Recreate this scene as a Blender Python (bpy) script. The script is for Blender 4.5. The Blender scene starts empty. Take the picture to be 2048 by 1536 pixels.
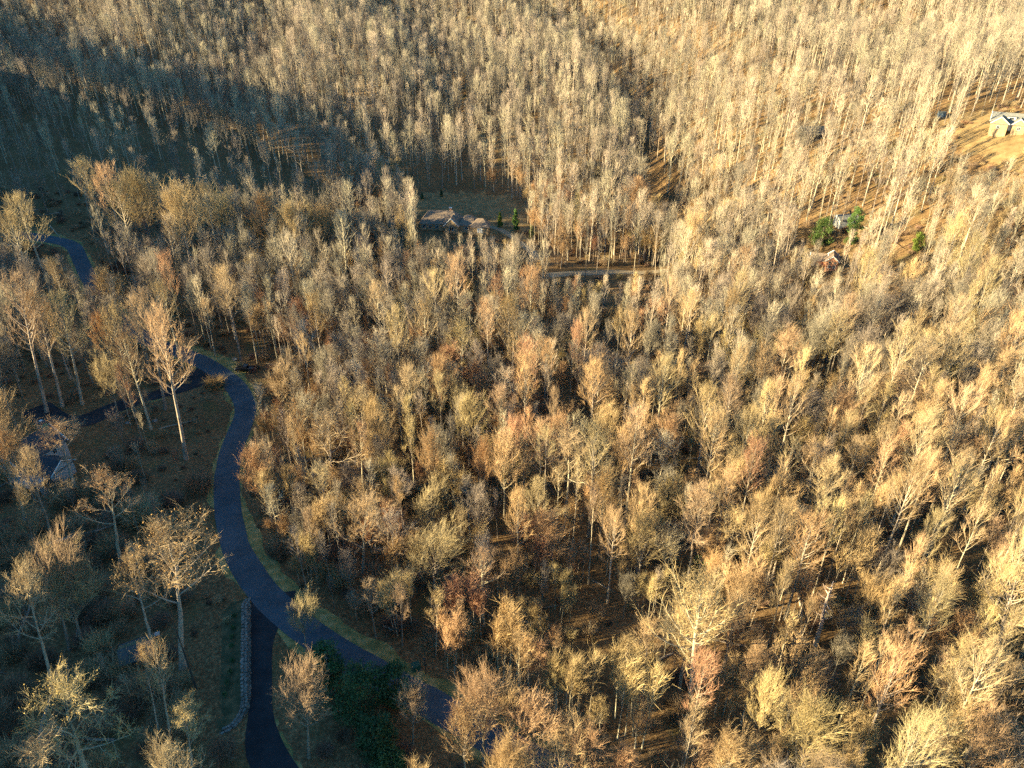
import bpy, bmesh, math, random
import numpy as np
from mathutils import Vector, Matrix

# ------------------------------------------------------------------ camera, sky, sun, exposure
SC = bpy.context.scene
COL = SC.collection
R = math.radians
HCAM, PITCH, FPX, CX, CY = 100.0, R(30.4), 1420.0, 1024.0, 768.0     # photograph is 2048 x 1536
FW = np.array([0, math.cos(PITCH), -math.sin(PITCH)])
UP = np.array([0, math.sin(PITCH), math.cos(PITCH)])
CAM = np.array([0, 0, HCAM])
cd = bpy.data.cameras.new('camera'); cam = bpy.data.objects.new('camera', cd); COL.objects.link(cam)
cam.location = CAM; cam.rotation_euler = (math.pi/2-PITCH, 0, 0)
cd.sensor_fit = 'HORIZONTAL'; cd.sensor_width = 36.0; cd.lens = 36.0*FPX/2048.0
cd.clip_start = 0.5; cd.clip_end = 4000
SC.camera = cam

SUN_EL, SUN_AZ = 15.5, 13.0          # light comes from the left (-X), travelling +X and slightly away from the camera
w = bpy.data.worlds.new('World'); SC.world = w; w.use_nodes = True
nt = w.node_tree; bg = nt.nodes['Background']
sky = nt.nodes.new('ShaderNodeTexSky'); sky.sky_type = 'NISHITA'; sky.sun_disc = False
sky.sun_elevation = R(SUN_EL); sky.sun_rotation = R(-90-SUN_AZ)
sky.air_density = 1.0; sky.dust_density = 0.0; sky.ozone_density = 1.0
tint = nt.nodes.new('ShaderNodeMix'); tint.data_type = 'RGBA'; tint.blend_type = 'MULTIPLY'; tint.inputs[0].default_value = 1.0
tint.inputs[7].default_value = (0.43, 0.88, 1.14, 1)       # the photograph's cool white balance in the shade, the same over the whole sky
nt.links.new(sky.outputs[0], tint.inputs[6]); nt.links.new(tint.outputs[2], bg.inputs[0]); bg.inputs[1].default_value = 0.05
sl = bpy.data.lights.new('sun', 'SUN'); sun = bpy.data.objects.new('sun', sl); COL.objects.link(sun)
sl.energy = 5.0; sl.angle = R(0.55); sl.color = (1.0, 0.82, 0.46)
LDIR = np.array([math.cos(R(SUN_AZ))*math.cos(R(SUN_EL)), math.sin(R(SUN_AZ))*math.cos(R(SUN_EL)), -math.sin(R(SUN_EL))])
sun.rotation_euler = Vector(LDIR).to_track_quat('-Z', 'Y').to_euler()
sun.location = (-300, 0, 200)
vs = SC.view_settings; vs.view_transform = 'Standard'; vs.look = 'None'; vs.gamma = 1.0
vs.exposure = 2.5; vs.use_curve_mapping = False
cy = SC.cycles
cy.max_bounces = 3; cy.diffuse_bounces = 2; cy.glossy_bounces = 2; cy.transmission_bounces = 2
cy.use_denoising = False; cy.use_adaptive_sampling = True; cy.adaptive_threshold = 0.02

rng = np.random.default_rng(7)
random.seed(7)

# ------------------------------------------------------------------ pixel <-> world
def ray(px, py):
    return FW + np.array([(px-CX)/FPX, 0, 0]) + UP*((CY-py)/FPX)
def project(p):
    q = np.asarray(p, float)-CAM
    d = q@FW
    return CX+FPX*q[..., 0]/d, CY-FPX*(q@UP)/d, d
def at_depth(px, py, d):
    return CAM+ray(px, py)*d

# ------------------------------------------------------------------ terrain: thin-plate surface through estimated ground points
PXD = [(520,1300,118),(520,1500,103),(900,1500,104),(1300,1500,104),(1900,1500,104),(100,1500,104),(100,1200,128),
 (454,1000,155),(490,800,189),(480,735,204),(300,690,215),(150,500,265),(60,830,180),(20,600,235),(20,300,330),(50,150,420),
 (300,400,300),(500,600,245),(600,400,320),(700,800,190),(1000,1000,153),(1300,800,185),(1000,600,240),(900,440,300),
 (900,300,365),(900,150,450),(900,30,570),(1330,460,300),(1250,250,400),(1200,100,520),(1500,400,300),(1500,250,350),
 (1500,50,480),(1640,530,245),(1900,520,225),(2000,260,265),(2000,100,380),(2000,10,480),(1700,100,430),(1950,800,172),
 (1900,1100,135),(1500,1000,151),(1600,700,203)]
CP = [at_depth(*p) for p in PXD]
CP += [np.array(p, float) for p in [(-500,800,110),(0,850,122),(500,850,128),(0,700,99),(-300,600,86),(300,650,106),(-520,420,62),
 (400,300,78),(300,100,30),(200,0,14),(-200,0,4),(0,0,0),(0,-70,0),(420,0,34),(-350,150,10),(600,500,120),(600,0,50),(-600,0,10),(-600,900,115),(600,950,140)]]
CP = np.array(CP)
SX = 100.0
def _phi(r2):
    return 0.5*r2*np.log(r2+1e-9)
_A = CP[:, :2]/SX
_n = len(_A)
_K = _phi(((_A[:, None]-_A[None])**2).sum(-1)) + np.eye(_n)*0.02
_P = np.c_[np.ones(_n), _A]
_M = np.block([[_K, _P], [_P.T, np.zeros((3, 3))]])
_W = np.linalg.solve(_M, np.r_[CP[:, 2], np.zeros(3)])
CARVE = None
def edge_x(Y):
    return -0.75*Y-40.0
RIDGE_Y = None; RIDGE_H = None
def crest_x(Y):
    return edge_x(Y)-62.0
def base_ground(X, Y):
    X = np.asarray(X, float); Y = np.asarray(Y, float)
    sh = X.shape; x = X.ravel(); y = Y.ravel()
    out = np.empty(len(x))
    for i in range(0, len(x), 20000):
        q = np.c_[x[i:i+20000], y[i:i+20000]]/SX
        out[i:i+20000] = _phi(((q[:, None]-_A[None])**2).sum(-1))@_W[:_n] + _W[_n] + q@_W[_n+1:]
    far = np.clip((y-335)/110, 0, 1); far = far*far*(3-2*far)
    ph = 2*math.pi*(x+0.30*y+14*np.sin(y*0.021))/128.0
    out += far*(5.5*np.sin(ph)+2.2*np.sin(ph*2.3+1.1+y*0.012))
    if CARVE is not None:
        dm = np.min((x[:, None]-CARVE[None, :, 0])**2+(y[:, None]-CARVE[None, :, 1])**2, axis=1)
        out -= 12.0*np.exp(-dm/16.0**2)
    out += 0.30*np.sin(x*0.19+1.3*np.sin(y*0.11))*np.sin(y*0.17+0.7) + 0.9*np.sin(x*0.061+2+np.sin(y*0.043))*np.sin(y*0.055)
    return out.reshape(sh)
def ground(X, Y):
    z = base_ground(X, Y)
    if RIDGE_Y is not None:
        X = np.asarray(X, float); Y = np.asarray(Y, float)
        e = edge_x(np.maximum(Y, 0)); t = np.clip((e-X)/62.0, 0, 1); s = t*t*(3-2*t)
        h = np.interp(Y, RIDGE_Y, RIDGE_H)
        z = z + s*np.maximum(h-z, 0)
    return z
_TS = np.arange(55, 900, 0.75)
def hit(px, py, h=0.0):
    """point under the pixel's ray at height h above the ground: returns the ground point below it"""
    P = CAM+np.outer(_TS, ray(px, py))
    c = P[:, 2]-ground(P[:, 0], P[:, 1])-h
    k = int(np.argmax(c < 0)) if (c < 0).any() else len(c)-1
    k = max(k, 1)
    f = c[k-1]/(c[k-1]-c[k]+1e-9)
    p = P[k-1]+(P[k]-P[k-1])*f
    p[2] = float(ground(p[0], p[1]))
    return p

# the ravine right of the hip roofed house
_cv = np.array([hit(*q)[:2] for q in [(1205,150),(1262,225),(1300,310),(1318,370),(1328,430),(1340,470)]])
CARVE = np.concatenate([np.linspace(a, b, 5) for a, b in zip(_cv[:-1], _cv[1:])])
# the hillside left of the frame that keeps the road in shade: its crest follows from where the sunlight begins in the photograph
TERM = [(1230,1700),(1230,1500),(1340,1290),(1270,1205),(920,1085),(660,965),(550,865),(450,770),(450,700),(520,610),(590,540),(720,460),
        (730,415),(670,330),(560,265),(380,195),(150,130),(0,70)]
_ry, _rh = [], []
for q in TERM:
    p = hit(*q); d = -LDIR/np.hypot(LDIR[0], LDIR[1])
    s = np.linspace(0, 600, 1201)
    X = p[0]+d[0]*s; Y = p[1]+d[1]*s
    k = int(np.argmax(X < crest_x(np.maximum(Y, 0))))
    _ry.append(Y[k]); _rh.append(p[2]+d[2]*s[k])
_o = np.argsort(_ry)
RIDGE_Y = np.r_[-200, np.array(_ry)[_o], max(_ry)+150]; RIDGE_H = np.r_[np.array(_rh)[_o][0]+4, np.array(_rh)[_o], 90]
_ev = np.arange(-200, 700, 6.0)
_eh = np.interp(_ev, RIDGE_Y, RIDGE_H)
_eh = np.convolve(np.r_[[_eh[0]]*2, _eh, [_eh[-1]]*2], np.ones(5)/5, 'valid') + 1.2*np.sin(_ev*0.21)+0.8*np.sin(_ev*0.47+1)
RIDGE_Y, RIDGE_H = _ev, _eh+3*np.exp(-((_ev-290)/45)**2)- 2.0*np.clip((100-_ev)/30, 0, 1)-7.0*np.clip((_ev-235)/30, 0, 1)      # the trees on the crest make up the difference

# ------------------------------------------------------------------ materials
def rgb(c): return (c[0], c[1], c[2], 1)
def mat(name, c1, c2=None, scale=3.0, rough=0.9, bump=0.0, bscale=None, c3=None, rnd=0.0, spec=0.2, detail=4.0, metallic=0.0, coords='Object'):
    m = bpy.data.materials.new(name); m.use_nodes = True
    t = m.node_tree; b = t.nodes['Principled BSDF']
    b.inputs['Roughness'].default_value = rough
    b.inputs['Specular IOR Level'].default_value = spec
    b.inputs['Metallic'].default_value = metallic
    out = None
    tc = t.nodes.new('ShaderNodeTexCoord')
    if c2 is not None:
        n = t.nodes.new('ShaderNodeTexNoise'); n.inputs['Scale'].default_value = scale; n.inputs['Detail'].default_value = detail
        n.inputs['Roughness'].default_value = 0.65
        t.links.new(tc.outputs[coords], n.inputs['Vector'])
        r = t.nodes.new('ShaderNodeValToRGB')
        r.color_ramp.elements[0].position = 0.33; r.color_ramp.elements[0].color = rgb(c1)
        r.color_ramp.elements[1].position = 0.67; r.color_ramp.elements[1].color = rgb(c2)
        if c3 is not None:
            e = r.color_ramp.elements.new(0.5); e.color = rgb(c3)
        t.links.new(n.outputs['Fac'], r.inputs['Fac'])
        out = r.outputs['Color']
    if rnd > 0:
        oi = t.nodes.new('ShaderNodeObjectInfo')
        h = t.nodes.new('ShaderNodeHueSaturation')
        mr = t.nodes.new('ShaderNodeMapRange'); mr.inputs['To Min'].default_value = 1-rnd; mr.inputs['To Max'].default_value = 1+rnd
        t.links.new(oi.outputs['Random'], mr.inputs['Value'])
        t.links.new(mr.outputs[0], h.inputs['Value'])
        w2 = t.nodes.new('ShaderNodeTexWhiteNoise'); w2.noise_dimensions = '1D'
        t.links.new(oi.outputs['Random'], w2.inputs['W'])
        mh = t.nodes.new('ShaderNodeMapRange'); mh.inputs['To Min'].default_value = 0.5-0.025; mh.inputs['To Max'].default_value = 0.5+0.012
        t.links.new(w2.outputs['Value'], mh.inputs['Value']); t.links.new(mh.outputs[0], h.inputs['Hue'])
        if out is None: h.inputs['Color'].default_value = rgb(c1)
        else: t.links.new(out, h.inputs['Color'])
        out = h.outputs['Color']
    if out is None: b.inputs['Base Color'].default_value = rgb(c1)
    else: t.links.new(out, b.inputs['Base Color'])
    if bump > 0:
        n2 = t.nodes.new('ShaderNodeTexNoise'); n2.inputs['Scale'].default_value = bscale or scale*3; n2.inputs['Detail'].default_value = 5
        t.links.new(tc.outputs[coords], n2.inputs['Vector'])
        bp = t.nodes.new('ShaderNodeBump'); bp.inputs['Strength'].default_value = bump; bp.inputs['Distance'].default_value = 0.15
        t.links.new(n2.outputs['Fac'], bp.inputs['Height']); t.links.new(bp.outputs['Normal'], b.inputs['Normal'])
    return m

def ground_mat():
    m = bpy.data.materials.new('leaf_litter'); m.use_nodes = True
    t = m.node_tree; b = t.nodes['Principled BSDF']; b.inputs['Roughness'].default_value = 0.95; b.inputs['Specular IOR Level'].default_value = 0.1
    tc = t.nodes.new('ShaderNodeTexCoord')
    def noise(s, d=5, r=0.6):
        n = t.nodes.new('ShaderNodeTexNoise'); n.inputs['Scale'].default_value = s; n.inputs['Detail'].default_value = d; n.inputs['Roughness'].default_value = r
        t.links.new(tc.outputs['Object'], n.inputs['Vector']); return n
    def ramp(n, stops):
        r = t.nodes.new('ShaderNodeValToRGB')
        while len(r.color_ramp.elements) < len(stops): r.color_ramp.elements.new(0.5)
        for e, (p, c) in zip(r.color_ramp.elements, stops): e.position = p; e.color = rgb(c)
        t.links.new(n.outputs['Fac'], r.inputs['Fac']); return r
    fine = ramp(noise(1.6, 8, 0.75), [(0.30, (0.055,0.035,0.020)), (0.5, (0.175,0.108,0.052)), (0.70, (0.38,0.245,0.12))])
    big = ramp(noise(0.05, 4), [(0.35, (0.62,0.60,0.55)), (0.65, (1.0,1.0,1.0))])
    mx = t.nodes.new('ShaderNodeMix'); mx.data_type = 'RGBA'; mx.blend_type = 'MULTIPLY'; mx.inputs[0].default_value = 0.8
    t.links.new(fine.outputs[0], mx.inputs[6]); t.links.new(big.outputs[0], mx.inputs[7])
    gr = noise(0.11, 5, 0.6); gm = ramp(gr, [(0.56, (0,0,0)), (0.68, (0.55,0.55,0.55))])
    mg = t.nodes.new('ShaderNodeMix'); mg.data_type = 'RGBA'; mg.inputs[7].default_value = rgb((0.085,0.085,0.032))
    t.links.new(gm.outputs[0], mg.inputs[0]); t.links.new(mx.outputs[2], mg.inputs[6])
    t.links.new(mg.outputs[2], b.inputs['Base Color'])
    bp = t.nodes.new('ShaderNodeBump'); bp.inputs['Strength'].default_value = 0.9; bp.inputs['Distance'].default_value = 0.25
    t.links.new(noise(2.3, 6, 0.7).outputs['Fac'], bp.inputs['Height']); t.links.new(bp.outputs['Normal'], b.inputs['Normal'])
    return m
M = {}
M['ground'] = ground_mat()
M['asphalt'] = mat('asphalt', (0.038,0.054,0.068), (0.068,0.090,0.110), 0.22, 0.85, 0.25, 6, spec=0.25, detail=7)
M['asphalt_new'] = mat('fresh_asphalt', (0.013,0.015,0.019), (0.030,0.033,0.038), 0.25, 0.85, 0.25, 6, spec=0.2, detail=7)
M['concrete'] = mat('pale_drive', (0.20,0.155,0.10), (0.32,0.255,0.17), 0.7, 0.9, 0.2, 5)
M['grass'] = mat('verge_grass', (0.11,0.105,0.035), (0.36,0.27,0.12), 0.55, 0.95, 0.6, 4, c3=(0.21,0.18,0.065), detail=8)
M['lawn'] = mat('winter_lawn', (0.14,0.095,0.04), (0.27,0.19,0.09), 0.35, 0.95, 0.6, 3, c3=(0.21,0.14,0.062), detail=8)
M['bank'] = mat('planted_bank', (0.035,0.045,0.02), (0.15,0.105,0.05), 0.6, 0.95, 0.6, 4, c3=(0.075,0.07,0.034), detail=8)
M['bark_pale'] = mat('pale_bark', (0.24,0.20,0.14), (0.47,0.40,0.29), 0.9, 0.9, 0.4, 8, rnd=0.14)
M['bark_grey'] = mat('grey_bark', (0.14,0.118,0.09), (0.32,0.27,0.205), 0.8, 0.9, 0.4, 8, rnd=0.18)
M['bark_dark'] = mat('dark_bark', (0.035,0.03,0.028), (0.07,0.06,0.05), 0.8, 0.9, 0.4, 8)
M['bark_dead'] = mat('weathered_wood', (0.36,0.25,0.18), (0.58,0.45,0.36), 0.7, 0.85, 0.4, 6)
M['tw_tan'] = mat('tan_twigs', (0.29,0.205,0.10), (0.45,0.335,0.175), 0.35, 0.9, rnd=0.20)
M['tw_grey'] = mat('grey_twigs', (0.25,0.185,0.10), (0.40,0.305,0.175), 0.35, 0.9, rnd=0.20)
M['tw_rust'] = mat('russet_twigs', (0.27,0.168,0.085), (0.41,0.272,0.14), 0.35, 0.9, rnd=0.18)
M['tw_gold'] = mat('golden_twigs', (0.29,0.215,0.115), (0.43,0.335,0.19), 0.35, 0.9, rnd=0.15)
M['leaf_gold'] = mat('dry_bronze_leaves', (0.26,0.155,0.045), (0.44,0.29,0.10), 0.6, 0.85, rnd=0.1)
M['leaf_green'] = mat('evergreen_leaves', (0.018,0.055,0.018), (0.050,0.110,0.032), 0.7, 0.6, spec=0.35, rnd=0.15)
M['leaf_mid'] = mat('bright_evergreen_leaves', (0.035,0.085,0.015), (0.08,0.15,0.03), 0.7, 0.6, spec=0.3, rnd=0.1)
M['leaf_lime'] = mat('yellowgreen_needles', (0.07,0.11,0.018), (0.13,0.17,0.03), 0.7, 0.7, rnd=0.1)
M['brush'] = mat('brush_twigs', (0.13,0.085,0.055), (0.24,0.165,0.105), 0.5, 0.95, rnd=0.25)
M['stone'] = mat('field_stone', (0.085,0.08,0.07), (0.24,0.225,0.195), 1.3, 0.9, 0.5, 6, detail=3)
M['slate'] = mat('slate_shingles', (0.032,0.038,0.046), (0.06,0.068,0.08), 1.2, 0.85, 0.3, 8)
M['tan_roof'] = mat('tan_shingles', (0.15,0.11,0.08), (0.24,0.18,0.135), 1.0, 0.9, 0.3, 8)
M['grey_roof'] = mat('grey_shingles', (0.13,0.13,0.12), (0.21,0.205,0.185), 1.0, 0.9, 0.3, 8)
M['moss_roof'] = mat('mossy_shingles', (0.085,0.105,0.060), (0.19,0.175,0.115), 0.9, 0.95, 0.5, 6, detail=7)
M['felt_roof'] = mat('old_felt', (0.050,0.062,0.066), (0.08,0.092,0.095), 0.9, 0.9, 0.3, 8)
M['white'] = mat('white_paint', (0.55,0.54,0.51), (0.66,0.65,0.62), 1.0, 0.6)
M['tan_wall'] = mat('tan_siding', (0.27,0.185,0.105), (0.36,0.255,0.155), 1.0, 0.85, 0.2, 6)
M['grey_wall'] = mat('grey_siding', (0.28,0.28,0.27), (0.36,0.36,0.34), 1.0, 0.85)
M['brick'] = mat('red_brick', (0.30,0.14,0.085), (0.42,0.22,0.14), 2.0, 0.9, 0.3, 10)
M['wood'] = mat('weathered_deck', (0.20,0.19,0.175), (0.32,0.31,0.285), 1.4, 0.85, 0.3, 8)
M['dark_wood'] = mat('dark_boards', (0.045,0.038,0.032), (0.085,0.07,0.058), 1.4, 0.85, 0.3, 8)
M['teal'] = mat('green_chimney_cladding', (0.045,0.17,0.13), (0.08,0.26,0.19), 1.2, 0.7)
M['dark_metal'] = mat('dark_metal', (0.02,0.022,0.026), (0.04,0.043,0.05), 2.0, 0.5, spec=0.5)
M['glass'] = mat('window_glass', (0.015,0.02,0.028), None, rough=0.08, spec=0.6)
M['car_paint'] = mat('black_car_paint', (0.006,0.007,0.010), None, rough=0.22, spec=0.6)
M['tyre'] = mat('tyre_rubber', (0.012,0.012,0.012), None, rough=0.9)
M['rim'] = mat('alloy_rim', (0.35,0.36,0.38), None, rough=0.35, metallic=0.8)
M['lamp'] = mat('lamp_lens', (0.5,0.5,0.5), None, rough=0.15)
M['red_lens'] = mat('red_lens', (0.25,0.01,0.01), None, rough=0.2)
M['box_green'] = mat('green_steel', (0.015,0.06,0.045), (0.025,0.085,0.06), 2.0, 0.6)
M['blue_shed'] = mat('blue_boards', (0.05,0.075,0.11), (0.08,0.11,0.15), 1.2, 0.8)

# ------------------------------------------------------------------ mesh helpers
class MB:
    def __init__(s): s.v = []; s.f = []; s.n = 0; s.m = []
    def add(s, v, f, mi=0):
        v = np.asarray(v, float).reshape(-1, 3)
        s.v.append(v); s.f += [tuple(int(i)+s.n for i in q) for q in f]; s.m += [mi]*len(f); s.n += len(v)
    def box(s, c, d, rz=0.0, taper=1.0, mi=0):
        x, y, z = np.array(d)/2.0
        v = np.array([(-x,-y,-z),(x,-y,-z),(x,y,-z),(-x,y,-z),(-x*taper,-y*taper,z),(x*taper,-y*taper,z),(x*taper,y*taper,z),(-x*taper,y*taper,z)])
        if rz:
            c_, s_ = math.cos(rz), math.sin(rz); v = np.c_[v[:,0]*c_-v[:,1]*s_, v[:,0]*s_+v[:,1]*c_, v[:,2]]
        s.add(v+np.array(c), [(3,2,1,0),(4,5,6,7),(0,1,5,4),(1,2,6,5),(2,3,7,6),(3,0,4,7)], mi)
    def tube(s, pts, rad, k=5, mi=0, cap=True):
        pts = np.asarray(pts, float); n = len(pts)
        tg = np.gradient(pts, axis=0); tg /= np.linalg.norm(tg, axis=1)[:, None]+1e-9
        ref = np.array([0.31, 0.95, 0.05]) if abs(tg[0][2]) > 0.6 else np.array([0.1, 0.05, 1.0])
        a = np.cross(tg, ref); a /= np.linalg.norm(a, axis=1)[:, None]+1e-9
        b = np.cross(tg, a)
        an = np.arange(k)*2*math.pi/k
        v = pts[:, None]+(a[:, None]*np.cos(an)[None, :, None]+b[:, None]*np.sin(an)[None, :, None])*np.asarray(rad, float)[:, None, None]
        f = [(i*k+j, i*k+(j+1) % k, (i+1)*k+(j+1) % k, (i+1)*k+j) for i in range(n-1) for j in range(k)]
        if cap: f.append(tuple((n-1)*k+j for j in range(k)))
        s.add(v, f, mi)
    def cones(s, p, q, r, mi=0):
        """many three-sided twigs from p to q (arrays) with base radius r"""
        n = len(p); d = q-p; d = d/(np.linalg.norm(d, axis=1)[:, None]+1e-9)
        ref = np.where(np.abs(d[:, 2:3]) > 0.8, np.array([[1., 0, 0]]), np.array([[0, 0, 1.]]))
        a = np.cross(d, ref); a /= np.linalg.norm(a, axis=1)[:, None]+1e-9
        b = np.cross(d, a)
        r = np.broadcast_to(np.asarray(r, float), (n,))[:, None]
        V = np.stack([p+a*r, p+(-0.5*a+0.866*b)*r, p+(-0.5*a-0.866*b)*r, q], 1).reshape(-1, 3)
        k = np.arange(n)*4
        F = np.concatenate([np.c_[k, k+1, k+3], np.c_[k+1, k+2, k+3], np.c_[k+2, k, k+3]])
        s.add(V, F.tolist(), mi)
    def leaves(s, c, size, mi=0, up=0.0, g=None):
        g = g or rng
        n = len(c)
        a = g.normal(size=(n, 3)); a[:, 2] *= (1-up); a /= np.linalg.norm(a, axis=1)[:, None]
        b = np.cross(a, g.normal(size=(n, 3))); b /= np.linalg.norm(b, axis=1)[:, None]+1e-9
        sz = (size*g.uniform(0.6, 1.3, n))[:, None]
        V = np.stack([c-a*sz, c+b*sz*0.5, c+a*sz, c-b*sz*0.5], 1).reshape(-1, 3)
        k = np.arange(n)*4
        s.add(V, np.c_[k, k+1, k+2, k+3].tolist(), mi)
    def mesh(s, name, mats, smooth=False):
        me = bpy.data.meshes.new(name)
        me.from_pydata(np.concatenate(s.v).tolist() if s.v else [], [], s.f)
        for m in (mats if isinstance(mats, (list, tuple)) else [mats]): me.materials.append(m)
        if len(me.materials) > 1: me.polygons.foreach_set('material_index', s.m)
        if smooth: me.polygons.foreach_set('use_smooth', [True]*len(me.polygons))
        me.update(); return me
    def build(s, name, mats, parent=None, smooth=False):
        return link(name, s.mesh(name, mats, smooth), parent)
def link(name, data, parent=None):
    o = bpy.data.objects.new(name, data); COL.objects.link(o)
    if parent is not None: o.parent = parent
    return o
def tag(o, label=None, cat=None, group=None, kind=None):
    if label: o['label'] = label
    if cat: o['category'] = cat
    if group: o['group'] = group
    if kind: o['kind'] = kind
    return o
def empty(name, loc, rz=0.0):
    o = link(name, None); o.location = loc; o.rotation_euler = (0, 0, rz); o.empty_display_size = 0.5
    return o

# ------------------------------------------------------------------ ground sheet
def build_ground():
    xs = np.arange(-640, 641, 4.0); ys = np.arange(-100, 961, 4.0)
    X, Y = np.meshgrid(xs, ys); Z = ground(X, Y)
    nx, ny = len(xs), len(ys)
    i = np.arange(nx*ny).reshape(ny, nx)
    F = np.stack([i[:-1,:-1], i[:-1,1:], i[1:,1:], i[1:,:-1]], -1).reshape(-1, 4)
    me = bpy.data.meshes.new('ground'); me.from_pydata(np.c_[X.ravel(), Y.ravel(), Z.ravel()].tolist(), [], F.tolist())
    me.polygons.foreach_set('use_smooth', [True]*len(me.polygons)); me.materials.append(M['ground'])
    tag(link('ground', me), 'leaf strewn forest floor over rolling hills', kind='structure')
build_ground()

def smooth_path(pts, step=1.5):
    pts = np.asarray(pts, float)
    P = np.r_[[2*pts[0]-pts[1]], pts, [2*pts[-1]-pts[-2]]]
    out = []
    for i in range(1, len(P)-2):
        n = max(2, int(np.linalg.norm(P[i+1]-P[i])/step))
        for k in range(n):
            t = k/n
            out.append(0.5*((2*P[i])+(-P[i-1]+P[i+1])*t+(2*P[i-1]-5*P[i]+4*P[i+1]-P[i+2])*t*t+(-P[i-1]+3*P[i]-3*P[i+1]+P[i+2])*t**3))
    out.append(pts[-1]); return np.array(out)
def sheet(name, path, left, right, dz, m, label=None, kind='structure', jitter=0.0):
    """strip that follows the ground along a path; left/right half widths may be arrays"""
    path = np.asarray(path)[:, :2]; n = len(path)
    tg = np.gradient(path, axis=0); tg /= np.linalg.norm(tg, axis=1)[:, None]
    nm = np.c_[-tg[:, 1], tg[:, 0]]
    L = np.broadcast_to(left, (n,)).astype(float).copy(); Rr = np.broadcast_to(right, (n,)).astype(float).copy()
    if jitter:
        g = np.random.default_rng(len(name)); k = np.ones(3)/3
        L += np.convolve(g.normal(size=n), k, 'same')*jitter; Rr += np.convolve(g.normal(size=n), k, 'same')*jitter
    K = 9
    u = np.linspace(0, 1, K)
    XY = path[:, None]+nm[:, None]*(L[:, None]*(1-u)[None]-Rr[:, None]*u[None])[:, :, None]
    Z = ground(XY[..., 0], XY[..., 1])+dz
    V = np.c_[XY.reshape(-1, 2), Z.ravel()]
    F = [(i*K+j, i*K+j+1, (i+1)*K+j+1, (i+1)*K+j) for i in range(n-1) for j in range(K-1)]
    b = MB(); b.add(V, F); o = b.build(name, m, smooth=True)
    return tag(o, label, kind=kind)
def gpath(pix, step=1.5):
    return smooth_path([hit(*p)[:2] for p in pix], step)
def blob(name, pix, dz, m, label=None):
    """flat patch inside a pixel outline laid on the ground"""
    P = gpath(pix+[pix[0]], 2.0)[:-1]
    c = P.mean(0); g_ = np.random.default_rng(len(P)); P = c+(P-c)*(1+np.clip(g_.normal(0, 0.09, (len(P), 1)), -.2, .2)); b = MB(); n = len(P); V = []; F = []
    Rg = 10
    for r in range(1, Rg+1):
        for p in P: V.append(c+(p-c)*r/Rg)
    V = np.array(V); V = np.r_[[c], V]
    Z = ground(V[:, 0], V[:, 1])+dz
    F += [(0, 1+i, 1+(i+1) % n) for i in range(n)]
    for r in range(Rg-1):
        a = 1+r*n; d = 1+(r+1)*n
        F += [(a+i, d+i, d+(i+1) % n, a+(i+1) % n) for i in range(n)]
    b.add(np.c_[V, Z], F); return tag(b.build(name, m, smooth=True), label, kind='structure')

ROAD_PX = [(30,470),(100,479),(145,492),(165,530),(190,575),(232,630),(300,682),(366,706),(420,733),(466,768),(490,810),(482,855),(462,905),
           (454,955),(454,1005),(461,1055),(479,1110),(512,1165),(553,1212),(605,1255),(665,1297),(750,1346),(850,1400),(915,1438),(1010,1492),(1130,1560)]
road = gpath(ROAD_PX)
RW = 2.65
n_r = len(road); _px = np.array([project(np.r_[p, ground(p[0], p[1])]) for p in road])
wl = np.interp(_px[:, 1], [470, 705, 760, 900, 1000, 1100, 1200, 1300, 1400, 1600], [3.7, 3.7, 4.0, 3.4, 3.2, 3.2, 3.2, 3.4, 3.7, 3.7])   # side nearest the inner bend
wr = np.interp(_px[:, 1], [470, 690, 735, 790, 900, 1000, 1100, 1200, 1300, 1400, 1600], [3.7, 4.1, 7.0, 3.6, 3.4, 3.8, 4.5, 4.8, 5.3, 4.8, 4.0])
# path runs away -> towards the camera, so its left is the photo's right
sheet('verge', road, wr, wl, 0.035, M['grass'], 'yellow green grass verges edging the road', jitter=0.9)
sheet('road', road, RW, RW, 0.075, M['asphalt'], 'winding blue grey asphalt road', jitter=0.13)
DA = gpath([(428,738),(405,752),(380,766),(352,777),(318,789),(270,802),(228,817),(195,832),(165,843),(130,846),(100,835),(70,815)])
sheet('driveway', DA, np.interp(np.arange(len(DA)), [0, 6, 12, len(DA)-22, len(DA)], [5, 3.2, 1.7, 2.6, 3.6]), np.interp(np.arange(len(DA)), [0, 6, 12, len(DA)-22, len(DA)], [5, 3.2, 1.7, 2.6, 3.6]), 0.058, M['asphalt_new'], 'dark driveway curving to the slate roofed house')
sheet('verge', DA[6:], 2.9, 2.6, 0.03, M['grass'], 'narrow grass edging beside the upper driveway', jitter=0.4)
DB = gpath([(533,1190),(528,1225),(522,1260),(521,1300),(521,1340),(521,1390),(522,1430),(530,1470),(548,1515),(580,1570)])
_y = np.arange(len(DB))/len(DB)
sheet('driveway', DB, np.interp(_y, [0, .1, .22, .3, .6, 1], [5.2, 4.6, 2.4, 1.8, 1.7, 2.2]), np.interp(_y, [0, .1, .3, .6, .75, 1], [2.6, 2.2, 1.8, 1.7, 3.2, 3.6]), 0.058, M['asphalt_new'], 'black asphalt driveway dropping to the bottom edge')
sheet('verge', DB[14:], 2.5, 1.9, 0.03, M['grass'], 'thin grass edging beside the black driveway', jitter=0.3)
DC = gpath([(1085,552),(1130,548),(1180,546),(1230,544),(1290,545),(1340,540)])
sheet('driveway', DC, 2.0, 2.0, 0.06, M['concrete'], 'pale driveway strip crossing the middle woods')
DD = gpath([(955,452),(985,455),(1010,464),(1030,478),(1060,500),(1085,530)])
sheet('driveway', DD, 1.6, 1.6, 0.06, M['concrete'], 'beige driveway beside the hip roofed house')
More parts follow.
